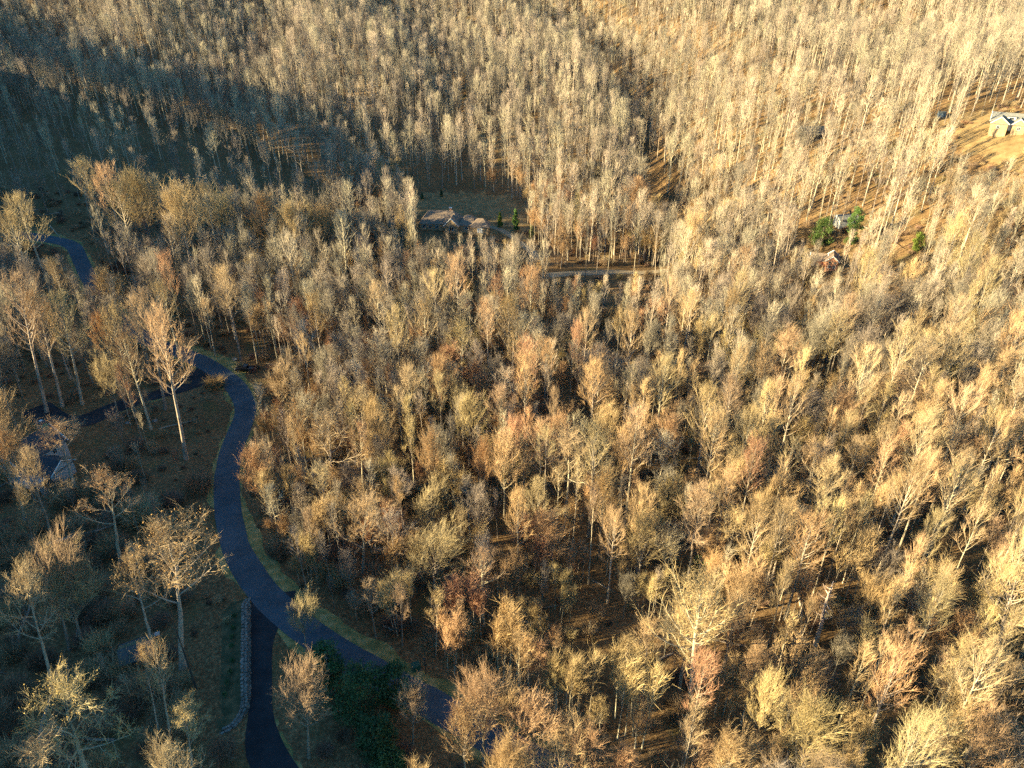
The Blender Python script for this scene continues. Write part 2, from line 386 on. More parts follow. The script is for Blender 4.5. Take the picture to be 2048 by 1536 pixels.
blob('lawn', [(800,395),(870,385),(960,385),(1060,410),(1085,455),(1040,480),(960,460),(880,440),(815,420)], 0.03, M['lawn'], 'pale winter lawn behind the hip roofed house')
blob('lawn', [(1880,236),(1940,226),(2060,232),(2120,300),(2060,345),(1990,330),(1920,300),(1890,270)], 0.03, M['lawn'], 'golden grass slope below the gabled hill house')
CR = smooth_path(_cv, 3)
sheet('creek_bed', CR, 2.0, 2.0, 0.05, M['asphalt_new'], 'dark creek bed at the bottom of the ravine')
#PART2
# ------------------------------------------------------------------ trees
def unit(v): return v/(np.linalg.norm(v)+1e-9)
def make_tree(kind, seed, bark, twig, H=26.0, leaf=None, lod=0):
    """returns (trunk mesh, crown mesh): trunk with limbs, crown of branchlets and twigs (and dry leaves)"""
    g = np.random.default_rng(seed)
    P = dict(poplar=dict(cb=0.46, nl=30, R=0.150, th=(62, 20), top=1.0, r0=0.0125, sub=7, tw=1200, tl=1.35, wob=0.006, curve=0.9),
             oak=dict(cb=0.40, nl=20, R=0.27, th=(72, 18), top=0.86, r0=0.0165, sub=9, tw=1700, tl=1.15, wob=0.016, curve=0.55),
             maple=dict(cb=0.36, nl=30, R=0.24, th=(52, 8), top=0.74, r0=0.0125, sub=8, tw=2200, tl=1.55, wob=0.008, curve=0.9),
             pole=dict(cb=0.42, nl=17, R=0.085, th=(42, 14), top=1.0, r0=0.0075, sub=4, tw=560, tl=1.3, wob=0.008, curve=0.8),
             spindle=dict(cb=0.60, nl=15, R=0.085, th=(46, 16), top=1.0, r0=0.0082, sub=4, tw=430, tl=1.25, wob=0.007, curve=0.8),
             vase=dict(cb=0.26, nl=24, R=0.30, th=(60, 10), top=0.6, r0=0.014, sub=9, tw=1900, tl=1.35, wob=0.012, curve=0.75),
             leafy=dict(cb=0.46, nl=15, R=0.26, th=(74, 22), top=0.88, r0=0.017, sub=7, tw=1500, tl=1.0, wob=0.02, curve=0.5))[kind]
    TN, TLn, TR, FN, FL, FR = [(0.62, 1.0, 0.85, 1.5, 1.0, 1.0), (0.42, 1.15, 1.0, 0.55, 1.25, 1.5), (0.25, 1.35, 1.4, 0.0, 1, 1), (0.34, 1.1, 0.9, 0.3, 1.2, 1.4)][lod]
    if lod == 2: P['sub'] = max(3, P['sub']//2)
    T = MB(); C = MB()
    n = 12
    hz = np.linspace(0, H*P['top'], n)
    wx = np.cumsum(g.normal(0, P['wob']*H*0.35, (n, 2)), 0); wx -= wx[0]; wx *= np.linspace(0, 1, n)[:, None]**0.6
    tp = np.c_[wx, hz]
    tr = P['r0']*H*(1-0.93*np.linspace(0, 1, n)**1.15); tr[0] *= 1.45; tr = np.maximum(tr, 0.02)
    tp[0, 2] = -0.5
    T.tube(tp, tr, 7)
    segs = []      # (p, q, weight) for twig anchors
    def branch(p0, d0, L, r, ns, up, kink, k, mb):
        pts = [p0]; d = d0.copy()
        for i in range(ns):
            d = unit(d+np.array([0, 0, up])/ns+g.normal(0, kink, 3))
            pts.append(pts[-1]+d*L/ns)
        pts = np.array(pts); rad = r*(1-0.85*np.linspace(0, 1, ns+1)); mb.tube(pts, np.maximum(rad, 0.012*TR), k, cap=False)
        return pts
    ga = g.uniform(0, 6.28); asym = g.uniform(0, 6.28)
    hang = kind in ('oak', 'leafy')
    for i in range(P['nl']):
        t = P['cb']+(0.97-P['cb'])*((i+g.uniform(0.1, 0.9))/P['nl'])**(0.85 if kind != 'maple' else 1.25)
        if kind in ('maple', 'vase'): t = P['cb']+(P['top']*0.99-P['cb'])*(((i+0.5)/P['nl'])**1.0)
        zt = t*H
        ti = min(zt/(H*P['top']), 0.995)*(n-1); k0 = int(ti); fr = ti-k0
        p0 = tp[k0]*(1-fr)+tp[k0+1]*fr; rt = tr[k0]*(1-fr)+tr[k0+1]*fr
        s = (t-P['cb'])/(max(P['top'], 0.75)-P['cb'])
        s = min(max(s, 0), 1)
        ga += 2.4+g.normal(0, 0.35)
        th = R(P['th'][0]+(P['th'][1]-P['th'][0])*s+g.normal(0, 7))
        prof = math.sin(math.pi*min(0.22+0.78*(0.15+0.85*s)**0.9, 1.0))**0.6 if kind in ('poplar', 'pole', 'spindle') else 1.0
        asy = 1+0.22*math.cos(ga-asym)
        if kind in ('poplar', 'pole', 'spindle'):
            L = H*(P['R']*prof*asy/max(math.sin(th), 0.45)+0.035)*g.uniform(0.75, 1.15)
            L = min(L, (H*1.02-p0[2])/max(math.cos(th*0.6), 0.25))
        else:
            # reach the surface of a dome
            ez, er = H*(1-P['cb'])*0.86, H*P['R']*asy
            cz = H*(P['cb']+0.12)
            d0 = np.array([math.sin(th*0.78), 0, math.cos(th*0.78)])
            a_ = (d0[0]/er)**2+(d0[2]/ez)**2; b_ = 2*d0[2]*(p0[2]-cz)/ez**2; c_ = ((p0[2]-cz)/ez)**2-1
            L = (-b_+math.sqrt(max(b_*b_-4*a_*c_, 0.01)))/(2*a_)*g.uniform(0.72, 1.06)
            L = min(max(L, 1.5), H*0.5)
        d = np.array([math.sin(th)*math.cos(ga), math.sin(th)*math.sin(ga), math.cos(th)])
        r = min(rt*0.62, 0.016*L+0.02)
        pts = branch(p0, d, L, r, 5, P['curve'], 0.15 if hang else 0.06, 4, T)
        for j in range(5): segs.append((pts[j], pts[j+1], 0.25+0.9*(j/4)))
        nsub = P['sub']
        for j in range(nsub):
            u = 0.22+0.75*(j+g.uniform(0, 1))/nsub
            kk = min(int(u*5), 4); q = pts[kk]+(pts[kk+1]-pts[kk])*(u*5-kk); dd = unit(pts[kk+1]-pts[kk])
            sd = unit(g.normal(size=3)*np.array([1, 1, 0.7])); sd = unit(sd-dd*(sd@dd))
            an = R(g.uniform(22, 48) if not hang else g.uniform(28, 70))
            d2 = unit(dd*math.cos(an)+sd*math.sin(an)+np.array([0, 0, 0.25 if not hang else 0.12]))
            L2 = L*g.uniform(0.24, 0.44)*(1.15-0.5*u)
            mb = T if (hang and j % 2 == 0) else C
            pp = branch(q, d2, L2, max(r*0.42, 0.022), 3, 0.35, 0.10 if not hang else 0.2, 3, mb)
            for w_ in range(3): segs.append((pp[w_], pp[w_+1], 0.8+0.5*w_))
    A = np.array([s_[0] for s_ in segs]); B = np.array([s_[1] for s_ in segs]); W = np.array([s_[2] for s_ in segs])
    W = W*np.linalg.norm(B-A, axis=1); W /= W.sum()
    m = int(P['tw']*TN)
    idx = g.choice(len(segs), m, p=W)
    u = g.uniform(0, 1, m)[:, None]
    p = A[idx]*(1-u)+B[idx]*u
    dd = (B-A)[idx]; dd /= np.linalg.norm(dd, axis=1)[:, None]+1e-9
    nz = g.normal(size=(m, 3)); nz /= np.linalg.norm(nz, axis=1)[:, None]
    upb = dict(poplar=0.35, oak=0.12, maple=0.42, pole=0.4, spindle=0.35, vase=0.28, leafy=0.15)[kind]
    d = dd*1.0+nz*(0.52 if not hang else 0.7)+np.array([0, 0, upb*0.8]); d /= np.linalg.norm(d, axis=1)[:, None]
    L = TLn*P['tl']*g.uniform(0.8, 1.9, m)[:, None]
    C.cones(p, p+d*L, g.uniform(0.022, 0.038, m)*TR)
    nfine = int(P['tw']*FN)
    if nfine:
        k_ = g.integers(0, m, nfine); u = g.uniform(0.15, 0.95, nfine)[:, None]
        fp_ = p[k_]+d[k_]*L[k_]*u; nz = g.normal(size=(nfine, 3)); nz /= np.linalg.norm(nz, axis=1)[:, None]
        fd = d[k_]*0.8+nz*0.75+np.array([0, 0, 0.15]); fd /= np.linalg.norm(fd, axis=1)[:, None]
        C.cones(fp_, fp_+fd*g.uniform(0.45, 1.15, nfine)[:, None]*FL, g.uniform(0.010, 0.018, nfine)*FR)
    mats = [M[twig]]
    if leaf:
        lc = p+d*L*g.uniform(0.4, 1.05, (m, 1))
        lc = np.concatenate([lc+g.normal(0, 0.16, lc.shape) for _ in range(2)])
        C.leaves(lc[:1100], 0.12, 1, g=g); mats.append(M[leaf])
    tm = T.mesh('trunk', M[bark], smooth=True); cm = C.mesh('crown', mats)
    return tm, cm

PROTO = []      # (kind, colour word, reference height, trunk mesh, crown mesh, crown radius)
def proto(kind, seed, bark, twig, H, colour, leaf=None):
    tm, cm = make_tree(kind, seed, bark, twig, H, leaf)
    lods = [make_tree(kind, seed, bark, twig, H, leaf, lod=l) for l in (1, 2)]
    PROTO.append(dict(kind=kind, colour=colour, H=H, tm=tm, cm=cm, lods=lods))
    return len(PROTO)-1
PI = {}
PI['poplar'] = [proto('poplar', 11, 'bark_pale', 'tw_tan', 28, 'tan'), proto('poplar', 12, 'bark_pale', 'tw_gold', 30, 'golden'),
                proto('poplar', 13, 'bark_grey', 'tw_grey', 27, 'grey'), proto('poplar', 14, 'bark_pale', 'tw_tan', 31, 'tan'), proto('poplar', 15, 'bark_grey', 'tw_rust', 27, 'russet')]
PI['oak'] = [proto('oak', 21, 'bark_pale', 'tw_tan', 25, 'tan'), proto('oak', 22, 'bark_grey', 'tw_grey', 24, 'grey'), proto('oak', 23, 'bark_pale', 'tw_gold', 26, 'golden'), proto('oak', 24, 'bark_grey', 'tw_tan', 25, 'tan')]
PI['maple'] = [proto('maple', 31, 'bark_grey', 'tw_rust', 22, 'russet'), proto('maple', 32, 'bark_grey', 'tw_tan', 23, 'tan'), proto('maple', 33, 'bark_grey', 'tw_grey', 22, 'grey'),
               proto('maple', 34, 'bark_pale', 'tw_rust', 24, 'russet'), proto('maple', 35, 'bark_grey', 'tw_tan', 22, 'tan')]
PI['pole'] = [proto('pole', 41, 'bark_pale', 'tw_tan', 23, 'tan'), proto('pole', 42, 'bark_grey', 'tw_grey', 22, 'grey'), proto('pole', 43, 'bark_grey', 'tw_rust', 20, 'russet'), proto('pole', 44, 'bark_pale', 'tw_tan', 24, 'tan')]
PI['spindle'] = [proto('spindle', 71, 'bark_pale', 'tw_tan', 26, 'tan'), proto('spindle', 72, 'bark_pale', 'tw_grey', 25, 'grey'), proto('spindle', 73, 'bark_pale', 'tw_gold', 27, 'golden')]
PI['vase'] = [proto('vase', 51, 'bark_grey', 'tw_grey', 18, 'grey'), proto('vase', 52, 'bark_pale', 'tw_tan', 19, 'tan'), proto('vase', 53, 'bark_grey', 'tw_rust', 18, 'russet')]
PI['leafy'] = [proto('leafy', 61, 'bark_pale', 'tw_gold', 26, 'bronze leaved', 'leaf_gold'), proto('leafy', 62, 'bark_pale', 'tw_gold', 24, 'bronze leaved', 'leaf_gold')]
CRW = dict(poplar=0.17, oak=0.28, maple=0.25, pole=0.10, spindle=0.10, vase=0.32, leafy=0.27)

TREES = []       # every real tree: dict(p, pi, h, rz, lean, label)
def want(kind, colour=None, k=None):
    c = [i for i in PI[kind] if colour is None or PROTO[i]['colour'] == colour] or PI[kind]
    return c[(k if k is not None else rng.integers(1000)) % len(c)]
def solve_top(base, top):
    bx, by, bd = project(base); lo, hi = 2.0, 60.0
    for _ in range(40):
        m = (lo+hi)/2; y = project(base+np.array([0, 0, m]))[1]
        if y > top[1]: lo = m
        else: hi = m
    h = lo; x, y, d = project(base+np.array([0, 0, h]))
    return h, math.atan2((top[0]-x)/FPX*d, h)
def hero(kind, colour, top=None, base=None, h=None, label=None, width=None):
    if base is not None:
        p = hit(*base); lean = 0.0
        if h is None: h, lean = solve_top(p, top)
    else:
        p = hit(top[0], top[1], h); lean = 0.0
    lean = max(-0.14, min(0.14, lean))
    TREES.append(dict(p=p, pi=want(kind, colour, len(TREES)), h=h, rz=rng.uniform(0, 6.28), lean=lean, label=label, wid=width or 1.0, hero=True))
T_ = hero
# left of the road
T_('poplar', 'tan', (325,640), (373,918), label='tallest pale straight tree standing alone inside the road bend', width=1.06)
T_('poplar', 'golden', (32,560), (94,824), label='very tall pale tree rising just behind the green chimney', width=0.98)
T_('poplar', 'tan', (75,592), (125,813), label='slim tall tree second from the left behind the upper driveway')
T_('poplar', 'golden', (120,598), (165,809), label='tall tree with fan crown third from the left behind the upper driveway', width=1.02)
T_('vase', 'grey', (212,705), (237,834), label='wide low spreading tree beside the upper driveway edge', width=1.06)
T_('poplar', 'tan', (222,620), (270,827), label='tall tree rising behind the wide low tree by the upper driveway')
T_('poplar', 'grey', (288,590), (331,818), label='grey tree close behind the tallest pale tree in the road bend')
T_('leafy', None, (165,842), (152,985), label='wide bronze leaved oak in front of the slate roofed house', width=1.27)
T_('leafy', None, (215,945), (243,1130), label='forked bronze tipped tree below the slate roofed house', width=0.94)
T_('leafy', None, (372,1052), (366,1335), label='tall gnarled sunlit oak right beside the mossy roofed shed', width=1.02)
T_('leafy', None, (265,1112), (306,1300), label='leaning sunlit oak whose trunk crosses the mossy shed roof', width=0.77)
T_('oak', 'golden', (58,1140), (105,1372), label='sunlit topped tree with orange tips near the lower left edge', width=0.68)
T_('leafy', None, (160,1365), (190,1600), label='wide forked tree with a sunlit crown near the bottom left corner', width=0.98)
T_('poplar', 'golden', (318,1292), (343,1482), label='slender sunlit tree right of a twin below the mossy shed', width=0.68)
T_('pole', 'tan', (283,1300), (320,1474), label='slender sunlit tree left of a twin below the mossy shed', width=0.85)
T_('leafy', None, (400,1415), (388,1575), label='sparse golden tipped tree near the curved end of the stone wall', width=0.77)
T_('oak', 'golden', (325,1492), h=22, label='half cut sunlit crown at the bottom edge left of the driveway', width=0.68)
T_('oak', 'golden', (80,1492), h=21, label='sunlit crown cut by the bottom edge nearest the left corner')
T_('vase', 'grey', (112,1075), (140,1300), label='dim grey fan shaped tree left of the mossy shed', width=0.77)
T_('vase', 'grey', (150,1105), (165,1290), label='dim grey tree between the orange tipped tree and the mossy shed')
T_('maple', 'tan', (12,792), (28,985), label='dense tan dome crown at the left edge beside the slate roof', width=1.02)
T_('maple', 'russet', (28,862), (50,1040), label='russet crowned tree at the left edge below the slate roof')
T_('oak', 'grey', (85,905), (110,1100), label='grey tree close below the slate roofed house', width=0.77)
T_('pole', 'grey', (60,985), (85,1150), label='thin grey tree left of the forked bronze tipped tree')
T_('maple', 'tan', (202,545), (238,705), label='broad bright crown just below the upper road', width=0.98)
T_('poplar', 'tan', (322,572), (365,735), label='slender bright tree right of the broad crown below the upper road')
T_('maple', 'russet', (205,628), (232,770), label='brown dome crown below the upper road')
T_('poplar', 'grey', (270,600), (300,745), label='grey tree between the upper road and the tallest pale tree')
T_('poplar', 'golden', (410,605), (431,712), label='narrow tree with a white trunk on the verge behind the road bend')
T_('maple', 'russet', (352,885), (358,945), h=6, label='small brushy sapling against the foot of the tallest pale tree')
# upper left wall of tall lit trees
for i, (x, y, k, c) in enumerate([(165,328,'poplar','golden'),(205,342,'poplar','tan'),(262,350,'maple','tan'),(345,376,'maple','tan'),(408,376,'poplar','golden'),(440,378,'vase','tan'),
        (525,396,'maple','russet'),(575,410,'maple','tan'),(230,372,'poplar','golden'),(640,415,'maple','russet'),(35,400,'poplar','golden'),(15,430,'poplar','tan')]):
    T_(k, c, (x, y), h=[33,33,34,34,30,26,27,27,32,25,32,30][i], label=['leftmost','second','third','fourth','fifth','sixth','seventh','eighth','low','ninth','left edge','lower left edge'][i]+' lit crown along the dark hollow above the upper road', width=1.2)
# right of the road
T_('maple', 'russet', (482,858), (545,1050), h=19, label='pinkish crown overhanging the road on its right side')
T_('poplar', 'golden', (530,862), (552,1045), h=19, label='golden tree just right of the pinkish crown over the road')
T_('vase', 'grey', (562,715), (565,838), label='round grey crown at the roadside right of the parked car', width=1.1)
T_('oak', 'golden', (660,830), (668,985), label='golden sycamore like tree with wide crooked limbs right of the road', width=1.15)
T_('poplar', 'tan', (718,850), (727,990), label='pale slim tree right of the golden crooked limbed tree')
T_('oak', 'tan', (738,998), (725,1160), label='broad round tan crown above the dark lower middle woods', width=1.1)
T_('vase', 'grey', (862,1050), (870,1195), label='pinkish grey spreading crown above the dark lower middle woods', width=1.15)
T_('poplar', 'tan', (962,1105), (967,1250), label='solitary bright oval crown at the top of the dark lower middle', width=1.3)
T_('maple', 'russet', (1095,1035), (1110,1165), label='large orange dome crown above the dark clearing', width=1.25)
T_('poplar', 'tan', (1232,1030), (1215,1205), label='pale tree with a thick trunk above the dark clearing')
T_('maple', 'tan', (1290,1035), (1275,1185), label='round tan crown right of the thick trunked pale tree', width=1.15)
T_('poplar', 'tan', (1402,1178), (1374,1450), label='big pale tree right of the dark clearing', width=1.4)
T_('maple', 'tan', (962,1358), h=19, label='tall golden dome right of the lower road end')
T_('maple', 'tan', (1015,1372), h=18, label='narrow golden crown second from the lower road end', width=0.8)
T_('maple', 'tan', (1072,1398), h=18, label='wide golden crown third from the lower road end')
T_('maple', 'russet', (925,1425), h=16, label='reddish dome crown touching the lower road end', width=1.1)
T_('maple', 'russet', (1012,1488), h=16, label='russet crown cut by the bottom edge below the golden domes')
T_('vase', 'tan', (1135,1440), h=17, label='small round golden crown right of the golden domes')
T_('maple', 'russet', (1182,1470), h=15, label='wide russet crown at the bottom edge below the dark clearing', width=1.2)
T_('maple', 'russet', (1255,1502), h=13, label='low russet crown right of the wide russet one at the bottom edge')
T_('pole', 'tan', (1037,1272), (1038,1392), label='leftmost of three slim trees in the dark clearing', width=1.4)
T_('pole', 'russet', (1058,1282), (1058,1405), label='middle of three slim trees in the dark clearing', width=1.3)
T_('pole', 'russet', (1078,1290), (1076,1405), label='rightmost of three slim trees in the dark clearing', width=1.4)
T_('vase', 'tan', (1115,1318), (1112,1420), label='small oval tree just right of the three slim trees', width=0.75)
T_('vase', 'tan', (1160,1328), (1158,1425), label='second small oval tree right of the three slim trees', width=0.75)
T_('vase', 'tan', (1112,1252), (1110,1315), label='tiny sunlit crown alone in the dark clearing', width=0.8)
T_('vase', 'tan', (1278,1400), (1270,1495), label='small bare spreading tree at the foot of the dark clearing', width=0.9)
T_('vase', 'tan', (1200,1402), (1200,1465), label='low scrubby crown between the oval trees and the small spreading tree', width=1.1)
T_('pole', 'tan', (1255,1282), (1245,1410), label='slim tree at the right end of the dark clearing', width=1.4)
T_('pole', 'golden', (1300,1252), (1285,1400), label='taller slim tree at the right end of the dark clearing', width=1.7)
T_('pole', 'grey', (735,1165), (752,1275), label='grey slim tree standing near the lower road verge', width=1.3)
T_('pole', 'grey', (800,1180), (806,1290), label='second grey slim tree along the lower road verge', width=1.3)
T_('pole', 'tan', (878,1185), (872,1310), label='lit topped slim tree beyond the lower road verge', width=1.3)
T_('pole', 'grey', (920,1205), (918,1300), label='dim slim tree right of the lit topped one by the verge')
T_('maple', 'grey', (610,1342), (618,1515), label='dull bare tree in the island between driveway and road', width=1.0)
T_('maple', 'grey', (828,1375), (826,1488), label='dim grey bare tree in the island beside the lower road', width=1.0)
T_('vase', 'grey', (600,1185), (612,1302), label='dim purple brushy tree at the road fork', width=0.8)
# right side landmarks
T_('poplar', 'tan', (1955,1150), (1972,1360), label='huge pale tree with thick limbs at the right edge', width=1.6)
T_('oak', 'tan', (958,790), (955,885), label='white limbed spreading oak in the middle woods', width=1.2)
T_('maple', 'tan', (1345,740), (1350,840), label='bright pinkish white fan crown in the middle woods')
T_('maple', 'russet', (908,692), (905,790), label='broad pink brown dome right of the road bend', width=1.3)
T_('maple', 'tan', (1390,428), h=24, label='wide dome crown standing right of the dark ravine', width=1.4)
T_('maple', 'russet', (1272,362), h=22, label='russet dome crown standing left of the dark ravine', width=1.5)
T_('oak', 'tan', (1000,615), (1005,700), label='white barked tree in the upper middle woods', width=1.1)
T_('poplar', 'golden', (1858,670), (1838,800), label='large golden fan crown in the right hand woods', width=1.4)
T_('maple', 'russet', (1395,1165), (1400,1270), h=13, label='russet tips beside the big pale tree of the dark clearing')

# protected view areas (pixel, pixel, how far around): nothing may grow in front of these
PROT = []
for i in range(0, n_r, 2):
    x, y, d = _px[i]
    if (705 < y < 850 and x > 385) or (930 < y < 1240) or (470 < y < 560): PROT.append((x, y, d, 16))
    elif 1240 <= y < 1450: PROT.append((x, y, d, 14))
def prot_poly(x0, x1, y0, y1, step=18):
    for x in np.arange(x0, x1+1, step):
        for y in np.arange(y0, y1+1, step):
            p = hit(x, y); PROT.append((x, y, project(p)[2], 8))
prot_poly(500, 540, 1200, 1536); prot_poly(440, 500, 1210, 1460); prot_poly(225, 310, 1240, 1310); prot_poly(340, 460, 760, 1000, 20)
prot_poly(60, 200, 800, 860); prot_poly(845, 990, 412, 450, 12); prot_poly(1962, 2048, 224, 262, 12); prot_poly(1925, 2048, 280, 312, 30)
prot_poly(1650, 1676, 512, 526, 12); prot_poly(1000, 1045, 420, 470, 14); prot_poly(560, 640, 1250, 1500, 24)
prot_poly(1110, 1290, 1230, 1275, 60); prot_poly(640, 830, 1280, 1500, 30); prot_poly(480, 540, 715, 745, 12)
prot_poly(1615, 1650, 445, 475, 12); prot_poly(1705, 1735, 415, 455, 12); prot_poly(1112, 1310, 543, 549, 24); prot_poly(1878, 1888, 222, 232, 8); prot_poly(90, 170, 420, 470, 18); prot_poly(1815,1840,465,495,12)
_sp = hit(1630, 1290); _sd = project(_sp)[2]
for f_ in np.linspace(0.25, 1.0, 7): PROT.append((1630+35*f_, 1290-128*f_, _sd, 5))
PROT = np.array(PROT)
ROADP = np.concatenate([road, DA, DB, DC, DD])
HOUSES = []   # filled below with (centre, radius) so that no tree stands inside a house
def add_house_zone(px, py, r): HOUSES.append((hit(px, py)[:2], r))
add_house_zone(110, 895, 15); add_house_zone(270, 1290, 5); add_house_zone(905, 448, 17); add_house_zone(2015, 262, 19); add_house_zone(1652, 524, 7); add_house_zone(1620, 275, 6)
add_house_zone(1690, 445, 7); add_house_zone(1882, 236, 5); add_house_zone(700, 1420, 14)
def in_poly(x, y, poly):
    c = False; j = len(poly)-1
    for i in range(len(poly)):
        if (poly[i][1] > y) != (poly[j][1] > y) and x < (poly[j][0]-poly[i][0])*(y-poly[i][1])/(poly[j][1]-poly[i][1]+1e-9)+poly[i][0]: c = not c
        j = i
    return c
BARE = [  # pixel outlines of open ground
 [(330,770),(470,770),(470,900),(420,1000),(440,1180),(500,1200),(500,1480),(420,1480),(380,1250),(330,960)],

 [(810,375),(1010,385),(1060,430),(1020,480),(830,470),(800,400)],
 [(1915,262),(2050,262),(2050,325),(1970,318),(1925,290)],
 [(540,1270),(640,1290),(900,1460),(900,1536),(560,1536)],
 [(1090,535),(1320,535),(1330,556),(1090,558)],
 [(60,790),(230,800),(200,900),(60,900)]]
HOLLOW = [(-60,225),(200,230),(420,280),(640,380),(720,440),(500,480),(100,490),(-60,430)]
SPARSE = [(-50,900),(430,900),(500,1210),(500,1560),(-50,1560)]
grid = {}
def near_ok(p, r):
    gx, gy = int(p[0]//8), int(p[1]//8)
    for i in range(gx-2, gx+3):
        for j in range(gy-2, gy+3):
            for q in grid.get((i, j), ()):
                if (q[0]-p[0])**2+(q[1]-p[1])**2 < (r*q[2])**2: return False
    return True
def put(p, k=1.0): grid.setdefault((int(p[0]//8), int(p[1]//8)), []).append((p[0], p[1], k))
for t in TREES: put(t['p'], 1.0)
NH = len(TREES)
AUTO = []
cand = rng.uniform([-520, 30], [520, 760], (60000, 2))
cz = ground(cand[:, 0], cand[:, 1])
for (x, y), z in zip(cand, cz):
    p = np.array([x, y, z]); px, py, d = project(p)
    if d < 40 or d > 720: continue
    if not (-90 < px < 2140): continue
    tx, ty, td = project(p+np.array([0, 0, 24.0]))
    if ty > 1560 or py < -90: continue
    inside = [i for i, b in enumerate(BARE) if in_poly(px, py, b)]
    if inside: continue
    sp = 4.6+0.6*math.sin(x*0.05)*math.sin(y*0.04)
    if d > 230: sp = 4.1
    sparse = in_poly(px, py, SPARSE)
    if sparse: sp = 6.0
    hollow = in_poly(px, py, HOLLOW)
    if hollow: sp = 8.0
    if 550 < px < 1010 and 850 < py < 1330: sp = 4.2
    if px > 1010 and 700 < py and not sparse: sp = 4.4
    if py > 1300 and px < 1250 and not sparse: sp = 6.5
    if px > 1400 and py < 420: sp = 4.5
    if 700 < px < 1000 and 230 < py < 420: sp = 5.2
    if not near_ok(p, sp): continue
    if ((ROADP-p[:2])**2).sum(1).min() < 5.6**2: continue
    if ((CARVE-p[:2])**2).sum(1).min() < 6.5**2: continue
    if any(((c-p[:2])**2).sum() < r*r for c, r in HOUSES): continue
    # patchy stands of each kind
    s1 = math.sin(x*0.031+1.7*math.sin(y*0.023))+math.sin(y*0.037+1.1*math.sin(x*0.027)); u = rng.uniform()
    if sparse: kind = ['vase', 'pole', 'spindle', 'pole'][int(u*4)]
    elif px > 1000 and d > 190+0.05*(2048-px): kind = 'spindle' if u < 0.34 else 'pole' if u < 0.54 else 'poplar' if u < 0.78 else 'maple' if u < 0.90 else 'oak'
    elif 550 < px < 1010 and py > 830: kind = 'pole' if u < 0.5 else 'maple' if u < 0.75 else 'spindle' if u < 0.85 else 'oak'
    elif d > 300: kind = 'poplar' if u < 0.30 else 'spindle' if u < 0.50 else 'pole' if u < 0.60 else 'oak' if u < 0.80 else 'maple'
    elif s1 > 0.5: kind = 'maple' if u < 0.36 else 'poplar' if u < 0.56 else 'pole' if u < 0.78 else 'spindle' if u < 0.94 else 'oak'
    elif s1 < -0.6: kind = 'oak' if u < 0.20 else 'poplar' if u < 0.48 else 'pole' if u < 0.70 else 'spindle' if u < 0.93 else 'vase'
    else: kind = 'poplar' if u < 0.28 else 'maple' if u < 0.48 else 'pole' if u < 0.70 else 'spindle' if u < 0.90 else 'oak' if u < 0.97 else 'vase'
    h = dict(poplar=rng.uniform(19, 27), oak=rng.uniform(17, 23), maple=rng.uniform(14, 21), pole=rng.uniform(13, 22), spindle=rng.uniform(16, 23), vase=rng.uniform(10, 16), leafy=20)[kind]
    if d > 230: h *= 1.0
    if sparse: h *= 0.55
    if 560 < px < 1000 and 1050 < py < 1330: h *= 0.75
    if py > 1200 and px < 1350: h *= 0.62
    if hollow: h *= 0.82
    # keep the view of protected places
    hh = np.linspace(0.3, 1.0, 6)*h
    q = np.array([project(p+np.array([0, 0, a])) for a in hh])
    rad = CRW[kind]*h/q[:, 2]*FPX*(0.6 if kind == 'pole' and d > 200 else 1.0)
    blocked = False
    for tries in range(2):
        dd = (PROT[:, 0][:, None]-q[:, 0][None])**2+(PROT[:, 1][:, None]-q[:, 1][None])**2
        blocked = bool(((dd < (PROT[:, 3][:, None]+rad[None])**2) & (PROT[:, 2][:, None] > q[:, 2][None]+3)).any())
        if not blocked: break
        if d > 200: kind = 'pole'
        else: h *= 0.45; kind = 'vase' if kind != 'pole' else 'pole'
        hh = np.linspace(0.3, 1.0, 6)*h; q = np.array([project(p+np.array([0, 0, a])) for a in hh]); rad = CRW[kind]*h/q[:, 2]*FPX*(0.6 if kind == 'pole' and d > 200 else 1.0)
    if blocked: continue
    put(p, 1.0 if kind not in ('pole', 'spindle') else 0.78)
    colw = None
    warm = px < 1250 and d < 260
    if kind == 'maple': colw = 'russet' if rng.uniform() < ((0.5 if s1 > 0 else 0.35) if warm else 0.07) else 'tan'
    if kind == 'poplar' and warm and rng.uniform() < 0.3: colw = 'russet'
    if kind == 'pole': colw = 'russet' if rng.uniform() < (0.28 if warm else 0.03) else ('tan' if rng.uniform() < 0.6 else 'grey')
    if sparse: colw = 'grey'
    tip = project(p+np.array([0, 0, h]))
    AUTO.append(dict(p=p, pi=want(kind, colw), h=h, rz=rng.uniform(0, 6.28), lean=0.0, label=None, wid=rng.uniform(0.75, 1.1), hero=False,
                     d=d, size=h/tip[2], seen=(-10 < tip[0] < 2058 and -10 < tip[1] < 1530)))
AUTO.sort(key=lambda t: -(t['size'] if t['seen'] else 0))
NREAL = max(0, 296-NH)
REAL = TREES+AUTO[:NREAL]; REST = AUTO[NREAL:]
print('heroes', NH, 'auto', len(AUTO), 'rest', len(REST))

